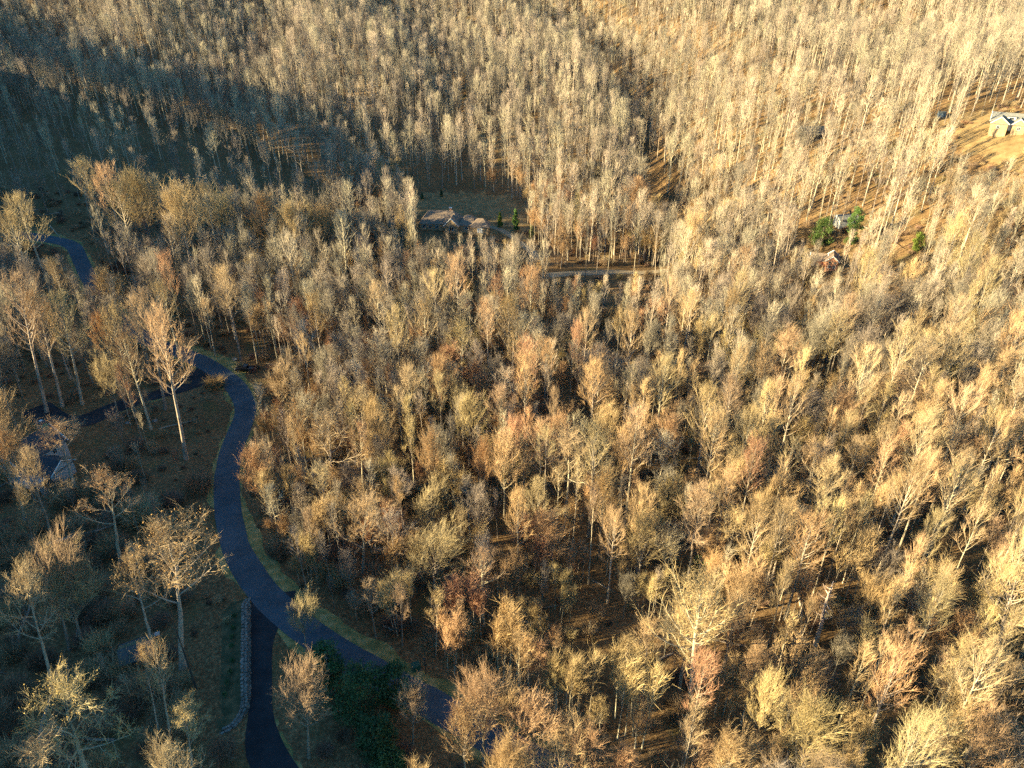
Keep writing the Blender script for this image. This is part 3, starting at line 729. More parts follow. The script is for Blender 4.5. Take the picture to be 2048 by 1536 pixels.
# labels that single out each of the unnamed trees: look, stand, rank from the left
ORD = ['leftmost','second','third','fourth','fifth','sixth','seventh','eighth','ninth','tenth','eleventh','twelfth','thirteenth','fourteenth','fifteenth','sixteenth','seventeenth','eighteenth','nineteenth','twentieth']
def zone(x, y):
    if x < 480 and y > 860: return 'in the dim lower left woods'
    if x < 480: return 'left of the road bend'
    if y > 1330 and x < 1330: return 'along the bottom below the clearing'
    if y > 1340 and x < 1700: return 'along the bottom right of the clearing'
    if y > 1340: return 'in the bottom right corner'
    if x > 1700: return 'in the lower right woods' if y > 1060 else 'by the right edge at mid height'
    if x > 1340: return 'right of the clearing' if y > 1090 else 'above right of the clearing'
    if x > 1000: return 'just above the clearing' if y > 960 else 'far above the clearing'
    return 'between road and clearing' if y > 1020 else 'right of the road bend'
SHAPE = dict(poplar='straight', oak='spreading', maple='dome crowned', pole='slim', spindle='long stemmed', vase='fan shaped', leafy='gnarled')
buck = {}
for t in REAL:
    if t['label']: continue
    x, y, d = project(t['p']+np.array([0, 0, t['h']]))
    pr = PROTO[t['pi']]; s = 'tall' if t['h'] > 21.5 else 'middling' if t['h'] > 16 else 'short'
    buck.setdefault((s, pr['colour'], SHAPE[pr['kind']], zone(x, y)), []).append((x, t))
for (s, c, sh, z), L in buck.items():
    L.sort(key=lambda a: a[0])
    for i, (x, t) in enumerate(L):
        t['label'] = f'{s} {c} {sh} bare tree {z}' if len(L) == 1 else f'{ORD[min(i, 19)]} from left of {s} {c} {sh} trees {z}' if i else f'leftmost of {s} {c} {sh} trees {z}'
GROUPT = 'bare winter trees of the near woods'
for t in REAL:
    pr = PROTO[t['pi']]; s = t['h']/pr['H']
    o = empty('bare_tree', t['p'], 0.0)
    o.rotation_euler = (0, t['lean'], t['rz']); o.rotation_mode = 'XYZ'
    o.matrix_world = Matrix.Translation(Vector(t['p'])) @ Matrix.Rotation(t['lean'], 4, 'Y') @ Matrix.Rotation(t['rz'], 4, 'Z') @ Matrix.Diagonal((s*t['wid'], s*t['wid'], s, 1))
    tag(o, t['label'], 'tree', GROUPT)
    link('trunk', pr['tm'], o); link('crown', pr['cm'], o)

# the rest of the wood reads as one mass: one object
def scatter(name, pts, scl, rot, idx, objs, label):
    pc = bpy.data.collections.new(name+'_kinds')
    for o in objs: pc.objects.link(o)
    me = bpy.data.meshes.new(name); me.from_pydata(np.asarray(pts).tolist(), [], [])
    a = me.attributes.new('scl', 'FLOAT_VECTOR', 'POINT'); a.data.foreach_set('vector', np.asarray(scl, float).ravel())
    a = me.attributes.new('rot', 'FLOAT_VECTOR', 'POINT'); a.data.foreach_set('vector', np.asarray(rot, float).ravel())
    a = me.attributes.new('idx', 'INT', 'POINT'); a.data.foreach_set('value', np.asarray(idx, int))
    o = link(name, me); tag(o, label, kind='stuff')
    ng = bpy.data.node_groups.new(name, 'GeometryNodeTree')
    ng.interface.new_socket('Geometry', in_out='INPUT', socket_type='NodeSocketGeometry'); ng.interface.new_socket('Geometry', in_out='OUTPUT', socket_type='NodeSocketGeometry')
    N = ng.nodes; gi = N.new('NodeGroupInput'); go = N.new('NodeGroupOutput')
    ci = N.new('GeometryNodeCollectionInfo'); ci.inputs['Collection'].default_value = pc; ci.inputs['Separate Children'].default_value = True; ci.inputs['Reset Children'].default_value = True
    ip = N.new('GeometryNodeInstanceOnPoints'); ip.inputs['Pick Instance'].default_value = True
    def na(nm, tp):
        n = N.new('GeometryNodeInputNamedAttribute'); n.data_type = tp; n.inputs['Name'].default_value = nm
        return [s for s in n.outputs if s.enabled and s.name == 'Attribute'][0]
    er = N.new('FunctionNodeEulerToRotation')
    Lk = ng.links
    Lk.new(gi.outputs[0], ip.inputs['Points']); Lk.new(ci.outputs[0], ip.inputs['Instance'])
    Lk.new(na('idx', 'INT'), ip.inputs['Instance Index']); Lk.new(na('scl', 'FLOAT_VECTOR'), ip.inputs['Scale'])
    Lk.new(na('rot', 'FLOAT_VECTOR'), er.inputs[0]); Lk.new(er.outputs[0], ip.inputs['Rotation'])
    Lk.new(ip.outputs[0], go.inputs[0])
    md = o.modifiers.new('scatter', 'NODES'); md.node_group = ng
    return o
for yy in np.arange(240, 620, 4.0):          # unseen trees added over the crest left of the frame to break up its shadow
    for k in range(4):
        y_ = yy+rng.uniform(-3, 3); x_ = float(crest_x(max(y_, 0)))+rng.uniform(-20, 8); z_ = float(ground(x_, y_))
        REST.append(dict(p=np.array([x_, y_, z_]), pi=want(['poplar', 'oak', 'maple'][int(rng.integers(3))]), h=rng.uniform(17, 29), rz=rng.uniform(0, 6.28), wid=1.4, d=0))
kinds = []
NP = len(PROTO)
for i, pr, (tm_, cm_) in [(i+l*NP, pr, pr['lods'][l]) for l in (0, 1) for i, pr in enumerate(PROTO)]:
    me = tm_.copy(); bm = bmesh.new(); bm.from_mesh(tm_)
    nf = len(bm.faces); bm.from_mesh(cm_); bm.faces.ensure_lookup_table()
    for k, f in enumerate(bm.faces):
        if k >= nf: f.material_index += 1
    bm.to_mesh(me); bm.free(); me.materials.clear(); me.materials.append(pr['tm'].materials[0])
    for m_ in pr['cm'].materials: me.materials.append(m_)
    kinds.append(bpy.data.objects.new(f'forest_tree_{i:02d}', me))
scatter('woodland', [t['p'] for t in REST], [(t['h']/PROTO[t['pi']]['H']*t['wid'],)*2+(t['h']/PROTO[t['pi']]['H'],) for t in REST],
        [(rng.normal(0, .03), rng.normal(0, .03), t['rz']) for t in REST], [t['pi']+(NP if t['d'] > 235 else 0) for t in REST], kinds, 'bare hardwood forest covering the far hillsides')

# thickets of saplings between the trees: one mass
def thicket_mesh(seed, twig):
    g = np.random.default_rng(seed); me = bpy.data.meshes.new('thicket'); bm = bmesh.new()
    for i in range(6):
        H = g.uniform(7.5, 13.5); tm_, cm_ = make_tree('pole', seed*10+i, 'bark_pale', twig, H, lod=3)
        a = i*0.9+g.uniform(0, .5); r = g.uniform(0.3, 3.0)
        tmp = bmesh.new(); tmp.from_mesh(tm_); n0 = len(tmp.faces); tmp.from_mesh(cm_); tmp.faces.ensure_lookup_table()
        for k, f in enumerate(tmp.faces): f.material_index = 0 if k < n0 else 1
        bmesh.ops.rotate(tmp, verts=tmp.verts, cent=(0, 0, 0), matrix=Matrix.Rotation(g.normal(0, .06), 3, 'X') @ Matrix.Rotation(g.normal(0, .06), 3, 'Y'))
        bmesh.ops.translate(tmp, verts=tmp.verts, vec=(math.cos(a*2.4)*r, math.sin(a*2.4)*r, 0))
        t_ = bpy.data.meshes.new('tmp'); tmp.to_mesh(t_); tmp.free(); bm.from_mesh(t_); bpy.data.meshes.remove(t_)
        bpy.data.meshes.remove(tm_); bpy.data.meshes.remove(cm_)
    bm.to_mesh(me); bm.free(); me.materials.append(M['bark_pale']); me.materials.append(M[twig]); return me
th = [bpy.data.objects.new(f'thicket_kind_{i:02d}', thicket_mesh(300+i, m)) for i, m in enumerate(['tw_tan', 'tw_rust', 'tw_grey', 'tw_rust', 'tw_tan'])]
tp_, ts_, tr_, ti_ = [], [], [], []
tgrid = {}
cand = rng.uniform([-260, 40], [260, 330], (16000, 2)); cz = ground(cand[:, 0], cand[:, 1])
for (x, y), z in zip(cand, cz):
    p = np.array([x, y, z]); px, py, d = project(p)
    if not (-60 < px < 2110 and -60 < py < 1640) or d > 330: continue
    if px < 520 or (px > 1450 and d > 230): continue
    if any(in_poly(px, py, b_) for b_ in BARE) or in_poly(px, py, HOLLOW): continue
    if ((ROADP-p[:2])**2).sum(1).min() < 7.0**2: continue
    if any(((c-p[:2])**2).sum() < (r+2)**2 for c, r in HOUSES): continue
    gx, gy = int(x//8), int(y//8)
    if any((a_-x)**2+(b_-y)**2 < 7.4**2 for i in range(gx-1, gx+2) for j in range(gy-1, gy+2) for a_, b_ in tgrid.get((i, j), ())): continue
    s_ = rng.uniform(0.75, 1.25); q = np.array([project(p+np.array([0, 0, a])) for a in (4*s_, 8*s_, 12*s_)])
    dd = (PROT[:, 0][:, None]-q[:, 0][None])**2+(PROT[:, 1][:, None]-q[:, 1][None])**2
    if ((dd < (PROT[:, 3][:, None]*0.6+3.5*s_*FPX/q[:, 2][None])**2) & (PROT[:, 2][:, None] > q[:, 2][None]+3)).any(): continue
    tgrid.setdefault((gx, gy), []).append((x, y))
    warm = px < 1250
    tp_.append(p); ts_.append((s_, s_, s_*rng.uniform(.85, 1.15))); tr_.append((0, 0, rng.uniform(0, 6.28))); ti_.append(int(rng.choice(5, p=[.22, .24, .1, .24, .2] if warm else [.45, .03, .22, .03, .27])))
print('thickets', len(tp_))
scatter('sapling_thicket', tp_, ts_, tr_, ti_, th, 'slender saplings crowding between the larger trees')

# undergrowth: low brush nobody could count
def bush_mesh(seed, m, n=420, hgt=2.2, rad=1.5, up=0.9):
    g = np.random.default_rng(seed); b = MB()
    a = g.uniform(0, 6.28, n); r = np.sqrt(g.uniform(0, 1, n))*rad*0.55
    p = np.c_[np.cos(a)*r, np.sin(a)*r, g.uniform(-0.1, hgt*0.55, n)]
    d = np.c_[np.cos(a)*0.6, np.sin(a)*0.6, np.full(n, up)]+g.normal(0, 0.42, (n, 3)); d /= np.linalg.norm(d, axis=1)[:, None]
    b.cones(p, p+d*g.uniform(0.5, 1.2, n)[:, None]*hgt*0.55, g.uniform(0.012, 0.03, n))
    return b.mesh('brush', M[m])
bk = [bpy.data.objects.new(f'brush_kind_{i:02d}', bush_mesh(70+i, m, n=n_, hgt=h_, rad=r_)) for i, (m, n_, h_, r_) in
      enumerate([('brush', 420, 2.0, 1.6), ('tw_grey', 420, 2.8, 1.8), ('brush', 500, 1.2, 1.6), ('tw_rust', 420, 2.2, 1.5)])]
for i in range(2):
    g = np.random.default_rng(95+i); b = MB(); L = 7.0+3*i
    b.tube([(0,0,.15),(L*.3,.2,.22),(L*.7,-.1,.3),(L,.1,.5)], [.20,.17,.12,.04], 6)
    for k in range(6):
        u_ = g.uniform(.4, .95)*L; e = g.normal(size=3); e[2] = abs(e[2])*.8; b.tube([(u_,0,.25), (u_+e[0]*.9+.5, e[1]*.9, .3+e[2]*.9)], [.05,.012], 4)
    bk.append(bpy.data.objects.new(f'brush_kind_{4+i:02d}', b.mesh('deadfall', M['bark_grey'])))
bp_, bs_, br_, bi_ = [], [], [], []
cand = rng.uniform([-250, 40], [250, 300], (10000, 2)); cz = ground(cand[:, 0], cand[:, 1])
for (x, y), z in zip(cand, cz):
    px, py, d = project((x, y, z))
    if not (-60 < px < 2110 and -60 < py < 1640): continue
    if ((ROADP-np.array([x, y]))**2).sum(1).min() < 5.2**2: continue
    if any(((c-np.array([x, y]))**2).sum() < (r*0.8)**2 for c, r in HOUSES[:7]): continue
    k = 1.0
    if in_poly(px, py, BARE[0]): k = 0.45
    elif in_poly(px, py, BARE[1]) or in_poly(px, py, BARE[2]) or in_poly(px, py, BARE[4]): continue
    sp_ = in_poly(px, py, SPARSE) or (540 < px < 1000 and 850 < py < 1340)
    if not sp_ and rng.uniform() < 0.35: continue
    s = rng.uniform(0.5, 1.3)*k*(1.5 if sp_ and k == 1.0 else 1.0)
    bp_.append((x, y, z)); bs_.append((s, s, s*rng.uniform(0.7, 1.2))); br_.append((0, 0, rng.uniform(0, 6.28))); kk_ = int(rng.choice(6, p=[.34, .27, .22, .11, .03, .03])); bi_.append(kk_ if kk_ < 4 or ((ROADP-np.array([x, y]))**2).sum(1).min() > 15**2 else 0)
scatter('underbrush', bp_, bs_, br_, bi_, bk, 'low brown brush across the forest floor')
#PART3
# ------------------------------------------------------------------ houses and outbuildings
def prism_roof(w, d, hw, hr, ov=0.5, hip=0.0, th=0.18):
    """closed roof body, ridge along x; hip = how far the ridge end is drawn in"""
    a, b = w/2+ov, d/2+ov; r = a-hip
    z0 = hw-ov*hr/(d/2)*0.6
    V = [(-a,-b,z0),(a,-b,z0),(a,b,z0),(-a,b,z0),(-r,0,hw+hr),(r,0,hw+hr),(-a,-b,z0-th),(a,-b,z0-th),(a,b,z0-th),(-a,b,z0-th)]
    F = [(0,1,5,4),(2,3,4,5),(3,0,4),(1,2,5),(0,6,7,1),(1,7,8,2),(2,8,9,3),(3,9,6,0),(9,8,7,6)]
    return V, F
def xform(V, c, rz):
    V = np.asarray(V, float); c_, s_ = math.cos(rz), math.sin(rz)
    return np.c_[V[:,0]*c_-V[:,1]*s_+c[0], V[:,0]*s_+V[:,1]*c_+c[1], V[:,2]+c[2]]
def block(root, c, w, d, hw, hr, wall, roof, rz=0.0, hip=0.0, ov=0.5, trim=None, nwin=0, foot=2.5, gable_end=None):
    """one walled, roofed volume of a house, in the house's own coordinates"""
    c = np.array((c[0], c[1], c[2] if len(c) > 2 else 0.0), float)
    b = MB(); V, F = [], []
    x, y = w/2, d/2
    V = [(-x,-y,-foot),(x,-y,-foot),(x,y,-foot),(-x,y,-foot),(-x,-y,hw-.05),(x,-y,hw-.05),(x,y,hw-.05),(-x,y,hw-.05)]
    b.add(xform(V, c, rz), [(3,2,1,0),(4,5,6,7),(0,1,5,4),(1,2,6,5),(2,3,7,6),(3,0,4,7)])
    wo = b.build('wall', M[wall], root)
    V, F = prism_roof(w, d, hw, hr, ov, hip); b = MB(); b.add(xform(V, c, rz), F); ro = b.build('roof', M[roof], root)
    if hip == 0.0:
        for s in (-1, 1):
            b = MB(); xx = s*(w/2+ov+0.004); xi = s*(w/2+ov-0.02)
            z0 = hw-ov*hr/(d/2)*0.6; k = 0.55
            V = [(xx,-y*0.9,z0+0.12),(xx,y*0.9,z0+0.12),(xx,0,hw+hr-0.5)]; V += [(xi, v[1], v[2]) for v in V]
            b.add(xform(V, c, rz), [(0,1,2),(5,4,3),(0,3,4,1),(1,4,5,2),(2,5,3,0)]); b.build('gable', M[gable_end or wall], wo)
            if trim:
                for t in (-1, 1):
                    b = MB(); xo = s*(w/2+ov+0.05)
                    b.tube(xform([(xo, t*(d/2+ov), z0-0.08), (xo, 0, hw+hr-0.05)], c, rz), [0.17, 0.17], 4); b.build('rake_board', M[trim], ro)
    return wo, ro
def window(root, c, rz, w=1.0, h=1.3, trim='white'):
    """framed window, c = centre on the wall, rz = direction its face looks towards"""
    n = np.array([math.cos(rz), math.sin(rz)]); c = np.array(c, float)
    b = MB(); b.box((c[0]+n[0]*0.03, c[1]+n[1]*0.03, c[2]), (0.10, w+0.24, h+0.24), rz); f = b.build('window', M[trim], root)
    b = MB(); b.box((c[0]+n[0]*0.07, c[1]+n[1]*0.07, c[2]), (0.06, w, h), rz); b.build('pane', M['glass'], f)
    b = MB(); b.box((c[0]+n[0]*0.11, c[1]+n[1]*0.11, c[2]), (0.03, 0.07, h), rz); b.build('mullion', M[trim], f)
def door(root, c, rz, w=1.0, h=2.1, m='white'):
    n = np.array([math.cos(rz), math.sin(rz)])
    b = MB(); b.box((c[0]+n[0]*0.04, c[1]+n[1]*0.04, c[2]+h/2), (0.08, w, h), rz); o = b.build('door', M[m], root)
    t = np.array([-n[1], n[0]])
    b = MB(); b.box((c[0]+n[0]*0.11+t[0]*w*0.38, c[1]+n[1]*0.11+t[1]*w*0.38, c[2]+1.0), (0.06, 0.06, 0.14), rz); b.build('handle', M['dark_metal'], o)
S = -math.pi/2
# slate roofed house at the left edge
q = hit(86, 836, 9.6); rzh = R(-24)
hp = np.array([q[0], q[1]])+np.array([math.sin(rzh), -math.cos(rzh)])*5.2
H1 = empty('slate_roofed_house', (hp[0], hp[1], float(ground(*hp))), rzh); H1.scale = (0.85,)*3
tag(H1, 'dark slate roofed house with green chimney half hidden by trees', 'house')
block(H1, (0, 0), 13, 10.5, 5.6, 3.4, 'grey_wall', 'slate', rz=math.pi/2, trim='white')
block(H1, (7.4, -1.2), 9.5, 7.0, 3.4, 2.2, 'grey_wall', 'slate', rz=0.15, trim='white')
b = MB(); b.box((0, 5.3, 7.6), (1.9, 1.5, 5.6)); ch = b.build('chimney', M['teal'], H1)
b = MB(); b.box((0, 5.3, 10.55), (2.25, 1.85, 0.35)); b.box((0, 5.3, 10.85), (1.5, 1.1, 0.3), taper=0.8); b.build('chimney_cap', M['dark_metal'], ch)
b = MB(); b.box((0, 5.3, 11.06), (0.7, 0.7, 0.12)); b.build('flue_cover', M['white'], ch)
for s in (-1, 1): b = MB(); b.box((s*0.86, 4.5, 7.6), (0.18, 0.16, 5.58)); b.build('corner_trim', M['lamp'], ch)
for x, z in ((-3, 1.6), (0, 1.6), (3, 1.6), (-2, 4.3), (2, 4.3)): window(H1, (x, -6.52, z), S)
for y in (-3, 0, 3): window(H1, (5.27, y, 4.2), 0.0)
b = MB(); b.box((8.2, -7.2, 2.75), (8.0, 4.6, 0.14)); dk = b.build('deck', M['wood'], H1)
for i in range(16): b = MB(); b.box((4.45+i*0.5, -7.2, 2.85), (0.46, 4.55, 0.05)); b.build('deck_board', M['wood'], dk)
for x in (4.4, 7.0, 9.6, 12.1):
    for y in (-9.4, -5.2): b = MB(); b.box((x, y, 1.25), (0.18, 0.18, 5.2)); b.build('deck_post', M['wood'], dk)
for z in (3.25, 3.8): b = MB(); b.box((8.2, -9.46, z), (8.0, 0.06, 0.1)); b.build('rail', M['wood'], dk)
for i in range(8): b = MB(); b.box((12.6+i*0.3, -7.4, 2.6-i*0.3), (0.36, 1.6, 0.07)); b.build('stair_tread', M['wood'], dk)
# mossy shed
q = hit(272, 1292, 2.9)
SH = empty('shed', q, R(27)); tag(SH, 'small shed with mossy gable roof in the lower left woods', 'shed')
block(SH, (0, 0), 4.6, 4.0, 2.2, 1.15, 'dark_wood', 'felt_roof', ov=0.35)
b = MB(); V = [(-2.66,0.03,3.38),(2.66,0.03,3.38),(2.66,2.36,2.05),(-2.66,2.36,2.05)]; V = V+[(v[0], v[1], v[2]-0.08) for v in V]
b.add(V, [(0,1,2,3),(7,6,5,4),(0,4,5,1),(1,5,6,2),(2,6,7,3),(3,7,4,0)]); tag(b.build('moss_cover', M['moss_roof'], SH), 'mossy far roof slope')
door(SH, (-2.3, -0.4, 0), math.pi, m='dark_wood'); window(SH, (0.6, -2.0, 1.3), S, 0.8, 0.7, 'wood')
# hip roofed house in the middle distance
q = hit(905, 455, 0)
H3 = empty('hip_roofed_house', q, R(-4)); H3.scale = (0.85,)*3; tag(H3, 'sprawling house with tan hip roofs in the centre upper clearing', 'house')
block(H3, (-5.5, 1.5), 19, 12, 3.4, 4.6, 'tan_wall', 'tan_roof', hip=4.2)
block(H3, (0.5, -2.6), 8.5, 6.5, 3.3, 3.4, 'tan_wall', 'tan_roof', rz=math.pi/2, trim='white')
block(H3, (8.2, -0.6), 8.5, 9, 3.2, 3.4, 'tan_wall', 'tan_roof', hip=3.4)
block(H3, (14.2, -3.4), 8, 7.5, 3.0, 3.0, 'tan_wall', 'tan_roof', hip=3.2)
b = MB(); b.box((-1.0, 3.0, 7.0), (1.2, 1.0, 3.6)); ch = b.build('chimney', M['brick'], H3); b = MB(); b.box((-1.0, 3.0, 8.9), (1.5, 1.3, 0.2)); b.build('chimney_cap', M['white'], ch)
for x in (-13, -10, -7): window(H3, (x, -4.52, 1.7), S, 1.2, 1.4)
window(H3, (0.5, -6.88, 1.6), S, 2.0, 1.6); door(H3, (14.2, -7.17, 0), S, 2.6, 2.3); window(H3, (7.6, -5.12, 1.6), S, 1.4, 1.3)
# gabled house on the right hill
q = hit(2026, 261, 0)
H4 = empty('gabled_hill_house', q, R(-32)); H4.scale = (0.85,)*3; tag(H4, 'tan gabled house with white trim on the right hilltop', 'house')
block(H4, (3, 3.5), 24, 9, 3.6, 3.0, 'tan_wall', 'grey_roof', trim='white')
block(H4, (-5.6, -1.4), 6.5, 6.2, 3.3, 2.5, 'tan_wall', 'grey_roof', rz=math.pi/2, trim='white')
block(H4, (1.6, -1.2), 6.2, 4.8, 3.3, 2.1, 'tan_wall', 'grey_roof', rz=math.pi/2, trim='white')
block(H4, (8.2, -1.0), 7, 7.5, 3.2, 2.8, 'tan_wall', 'grey_roof', hip=3.0)
b = MB(); b.box((-1.9, 1.2, 4.6), (3.2, 2.2, 1.5)); dm = b.build('dormer', M['white'], H4); b = MB(); b.box((-1.9, 0.08, 4.7), (1.7, 0.06, 0.75)); b.build('pane', M['glass'], dm)
b = MB(); b.box((-1.9, 1.1, 5.42), (3.6, 2.6, 0.14)); b.build('dormer_roof', M['grey_roof'], dm)
b = MB(); b.box((-1.9, -1.3, 1.55), (1.8, 0.3, 3.1)); pr_ = b.build('door_surround', M['white'], H4); door(H4, (-1.9, -1.46, 0), S, 1.0, 2.2, 'white')
window(H4, (-6.0, -4.67, 1.5), S, 0.9, 1.1); window(H4, (-4.8, -4.67, 3.9), S, 0.7, 0.8); window(H4, (1.6, -4.32, 1.6), S, 1.0, 1.2)
for x in (6.8, 9.6): window(H4, (x, -4.77, 1.7), S, 1.6, 1.0)
# brick gable house
q = hit(1656, 533, 0)
H5 = empty('brick_house', q, R(-22)); H5.scale = (0.75,)*3; tag(H5, 'small brick gable house with white trim among right hand trees', 'house')
block(H5, (1.2, 0), 8, 5.0, 4.2, 2.2, 'brick', 'tan_roof', rz=math.pi/2, trim='white')
block(H5, (-4.6, 1.8), 6.4, 6.5, 2.9, 2.4, 'brick', 'tan_roof', trim='white')
for x, z in ((0.1, 1.4), (2.3, 1.4), (0.1, 3.6), (2.3, 3.6)): window(H5, (x, -4.02, z), S, 0.8, 1.1)
# blue roofed house behind the trees
q = hit(1622, 280, 0)
H6 = empty('blue_roofed_house', q, R(8)); tag(H6, 'house with blue grey roof screened by upper right trees', 'house')
block(H6, (0, 0), 11, 7, 3.4, 2.6, 'dark_wood', 'slate', trim='wood')
for x in (-3.5, 0, 3.5): window(H6, (x, -3.52, 1.8), S, 1.1, 1.3, 'wood')
# small grey shed and blue shed
q = hit(1690, 447, 0)
G1 = empty('shed', q, R(5)); tag(G1, 'low grey roofed shed between the two right hand evergreens', 'shed')
block(G1, (0, 0), 6.5, 4.5, 2.3, 1.2, 'grey_wall', 'grey_roof'); door(G1, (1.4, -2.27, 0), S, m='white')
q = hit(1882, 234, 0)
G2 = empty('shed', q, R(-14)); tag(G2, 'tiny dark blue shed on the slope left of the hilltop house', 'shed')
block(G2, (0, 0), 2.6, 2.2, 1.9, 0.35, 'blue_shed', 'felt_roof', ov=0.15); door(G2, (0.2, -1.12, 0), S, 0.8, 1.7, 'blue_shed')

# ------------------------------------------------------------------ parked pickup
def make_car(p, rz):
    root = empty('parked_pickup', p, rz)
    tag(root, 'black pickup truck parked on the verge behind the road bend', 'pickup')
    prof = [(-2.7,0.45),(-2.72,0.95),(-2.6,1.12),(-1.0,1.16),(0.0,1.16),(1.15,1.12),(2.45,1.0),(2.68,0.8),(2.7,0.45)]
    b = MB(); n = len(prof)
    V = [(x, s*(0.98 if z > 0.6 else 0.93), z) for s in (-1, 1) for x, z in prof]
    b.add(V, [tuple(range(n))[::-1], tuple(range(n, 2*n))]+[(i, i+1, n+i+1, n+i) for i in range(n-1)]+[(n-1, 0, n, 2*n-1)])
    body = b.build('body', M['car_paint'], root)
    bv = body.modifiers.new('bevel', 'BEVEL'); bv.width = 0.06; bv.segments = 2
    b = MB(); pc = [(-0.95,1.15),(-0.85,1.78),(0.35,1.82),(1.15,1.13)]
    V = [(x, s*(0.93 if z < 1.3 else 0.76), z) for s in (-1, 1) for x, z in pc]
    b.add(V, [(3,2,1,0),(4,5,6,7),(0,1,5,4),(1,2,6,5),(2,3,7,6)]); cab = b.build('cab', M['car_paint'], root)
    b = MB(); b.add([(0.45,-0.72,1.77),(0.45,0.72,1.77),(1.10,0.86,1.19),(1.10,-0.86,1.19)], [(0,3,2,1)]); b.v[0] += np.array([0.03, 0, 0.03]); b.build('windscreen', M['glass'], cab)
    for s in (-1, 1):
        b = MB(); b.add([(-0.75,s*0.935,1.25),(0.85,s*0.935,1.25),(0.30,s*0.80,1.72),(-0.72,s*0.80,1.72)], [(0,1,2,3)]); b.build('side_window', M['glass'], cab)
        b = MB(); b.box((-1.85, s*0.86, 1.24), (1.6, 0.12, 0.16)); b.build('bed_rail', M['dark_metal'], body)
        b = MB(); b.box((2.62, s*0.72, 0.86), (0.14, 0.36, 0.16)); b.build('headlight', M['lamp'], root)
        b = MB(); b.box((-2.71, s*0.80, 0.95), (0.08, 0.2, 0.3)); b.build('tail_light', M['red_lens'], root)
        b = MB(); b.box((0.85, s*1.05, 1.28), (0.14, 0.2, 0.14)); b.build('mirror', M['car_paint'], root)
        for x in (-1.65, 1.7):
            a = np.linspace(0, 2*math.pi, 19)[:-1]
            b = MB(); k = 18
            rings = [(0.80, 0.26), (0.80, 0.38), (1.0, 0.38), (1.0, 0.26)]
            V = [(x+r*math.cos(t), s*y_, 0.38+r*math.sin(t)) for y_, r in rings for t in a]
            b.add(V, [(i*k+j, i*k+(j+1) % k, ((i+1) % 4)*k+(j+1) % k, ((i+1) % 4)*k+j) for i in range(4) for j in range(k)])
            wh = b.build('wheel', M['tyre'], root)
            b = MB(); V = [(x+0.25*math.cos(t), s*0.97, 0.38+0.25*math.sin(t)) for t in a]+[(x, s*0.94, 0.38)]
            b.add(V, [(j, (j+1) % k, k) for j in range(k)]); b.build('rim', M['rim'], wh)
    b = MB(); b.box((-2.74, 0, 0.55), (0.12, 1.8, 0.16)); b.build('bumper', M['rim'], root)
    b = MB(); b.box((2.72, 0, 0.52), (0.12, 1.8, 0.18)); b.build('bumper', M['rim'], root)
q = hit(491, 742); q[2] += 0.05
make_car(q, R(176))

# ------------------------------------------------------------------ stone retaining wall beside the black driveway
FOOT = [(500,1196),(501,1240),(501,1290),(501,1340),(501,1390),(497,1418),(486,1438),(468,1456),(440,1470)]
fp = gpath(FOOT, 0.34); nf_ = len(fp)
tg = np.gradient(fp, axis=0); tg /= np.linalg.norm(tg, axis=1)[:, None]; nrm = np.c_[tg[:, 1], -tg[:, 0]]      # away from the driveway (photo left)
if nrm[3][0] > 0: nrm = -nrm
u = np.linspace(0, 1, nf_); hw_ = 1.25*np.clip(np.minimum(u/0.10, (1-u)/0.30), 0.12, 1.0)
zf = ground(fp[:, 0], fp[:, 1])
WL = empty('stone_retaining_wall', (fp[0][0], fp[0][1], zf[0])); tag(WL, 'sloping rubble stone retaining wall along the black driveway', 'wall')
org = np.array([fp[0][0], fp[0][1], zf[0]])
b = MB(); V = []
for i in range(nf_):
    h = hw_[i]
    for o_, z_ in ((0.05, -0.4), (0.05+0.42*h, h-0.12), (0.5+0.42*h, h-0.12), (0.5+0.42*h, -0.5)):
        V.append((fp[i][0]+nrm[i][0]*o_, fp[i][1]+nrm[i][1]*o_, zf[i]+z_))
b.add(np.array(V)-org, [(i*4+j, i*4+j+1, (i+1)*4+j+1, (i+1)*4+j) for i in range(nf_-1) for j in range(3)]); b.build('core', M['stone'], WL)
b = MB(); g = np.random.default_rng(5)
def stone_box(b, c, d, rz, g):
    v = np.array([(-1,-1,-1),(1,-1,-1),(1,1,-1),(-1,1,-1),(-1,-1,1),(1,-1,1),(1,1,1),(-1,1,1)])*np.array(d)/2*(1+g.normal(0, 0.16, (8, 3)))
    b.add(xform(v, c, rz), [(3,2,1,0),(4,5,6,7),(0,1,5,4),(1,2,6,5),(2,3,7,6),(3,0,4,7)])
for i in range(nf_-1):
    rows = max(1, int(hw_[i]/0.24))
    for r_ in range(rows):
        z_ = (r_+0.5)*hw_[i]/rows; o_ = 0.05+0.42*z_+g.normal(0, 0.04)
        c = np.array([fp[i][0]+nrm[i][0]*o_+tg[i][0]*g.uniform(-.1, .1), fp[i][1]+nrm[i][1]*o_+tg[i][1]*g.uniform(-.1, .1), zf[i]+z_])-org
        stone_box(b, c, (g.uniform(.18, .48), .34, g.uniform(.14, .36)), math.atan2(tg[i][1], tg[i][0])+g.normal(0, .15), g)
tag(b.build('stonework', M['stone'], WL), 'grey rubble stone facing', kind='stuff')
for i in range(1, nf_-1, 2):
    o_ = 0.55+0.42*hw_[i]
    b = MB(); c = np.array([fp[i][0]+nrm[i][0]*o_, fp[i][1]+nrm[i][1]*o_, zf[i]+hw_[i]-0.03+g.uniform(-.03, .04)])-org
    stone_box(b, c, (g.uniform(.42, .66), g.uniform(.34, .5), g.uniform(.16, .26)), math.atan2(tg[i][1], tg[i][0])+g.normal(0, .12), g); b.build('coping_stone', M['stone'], WL)
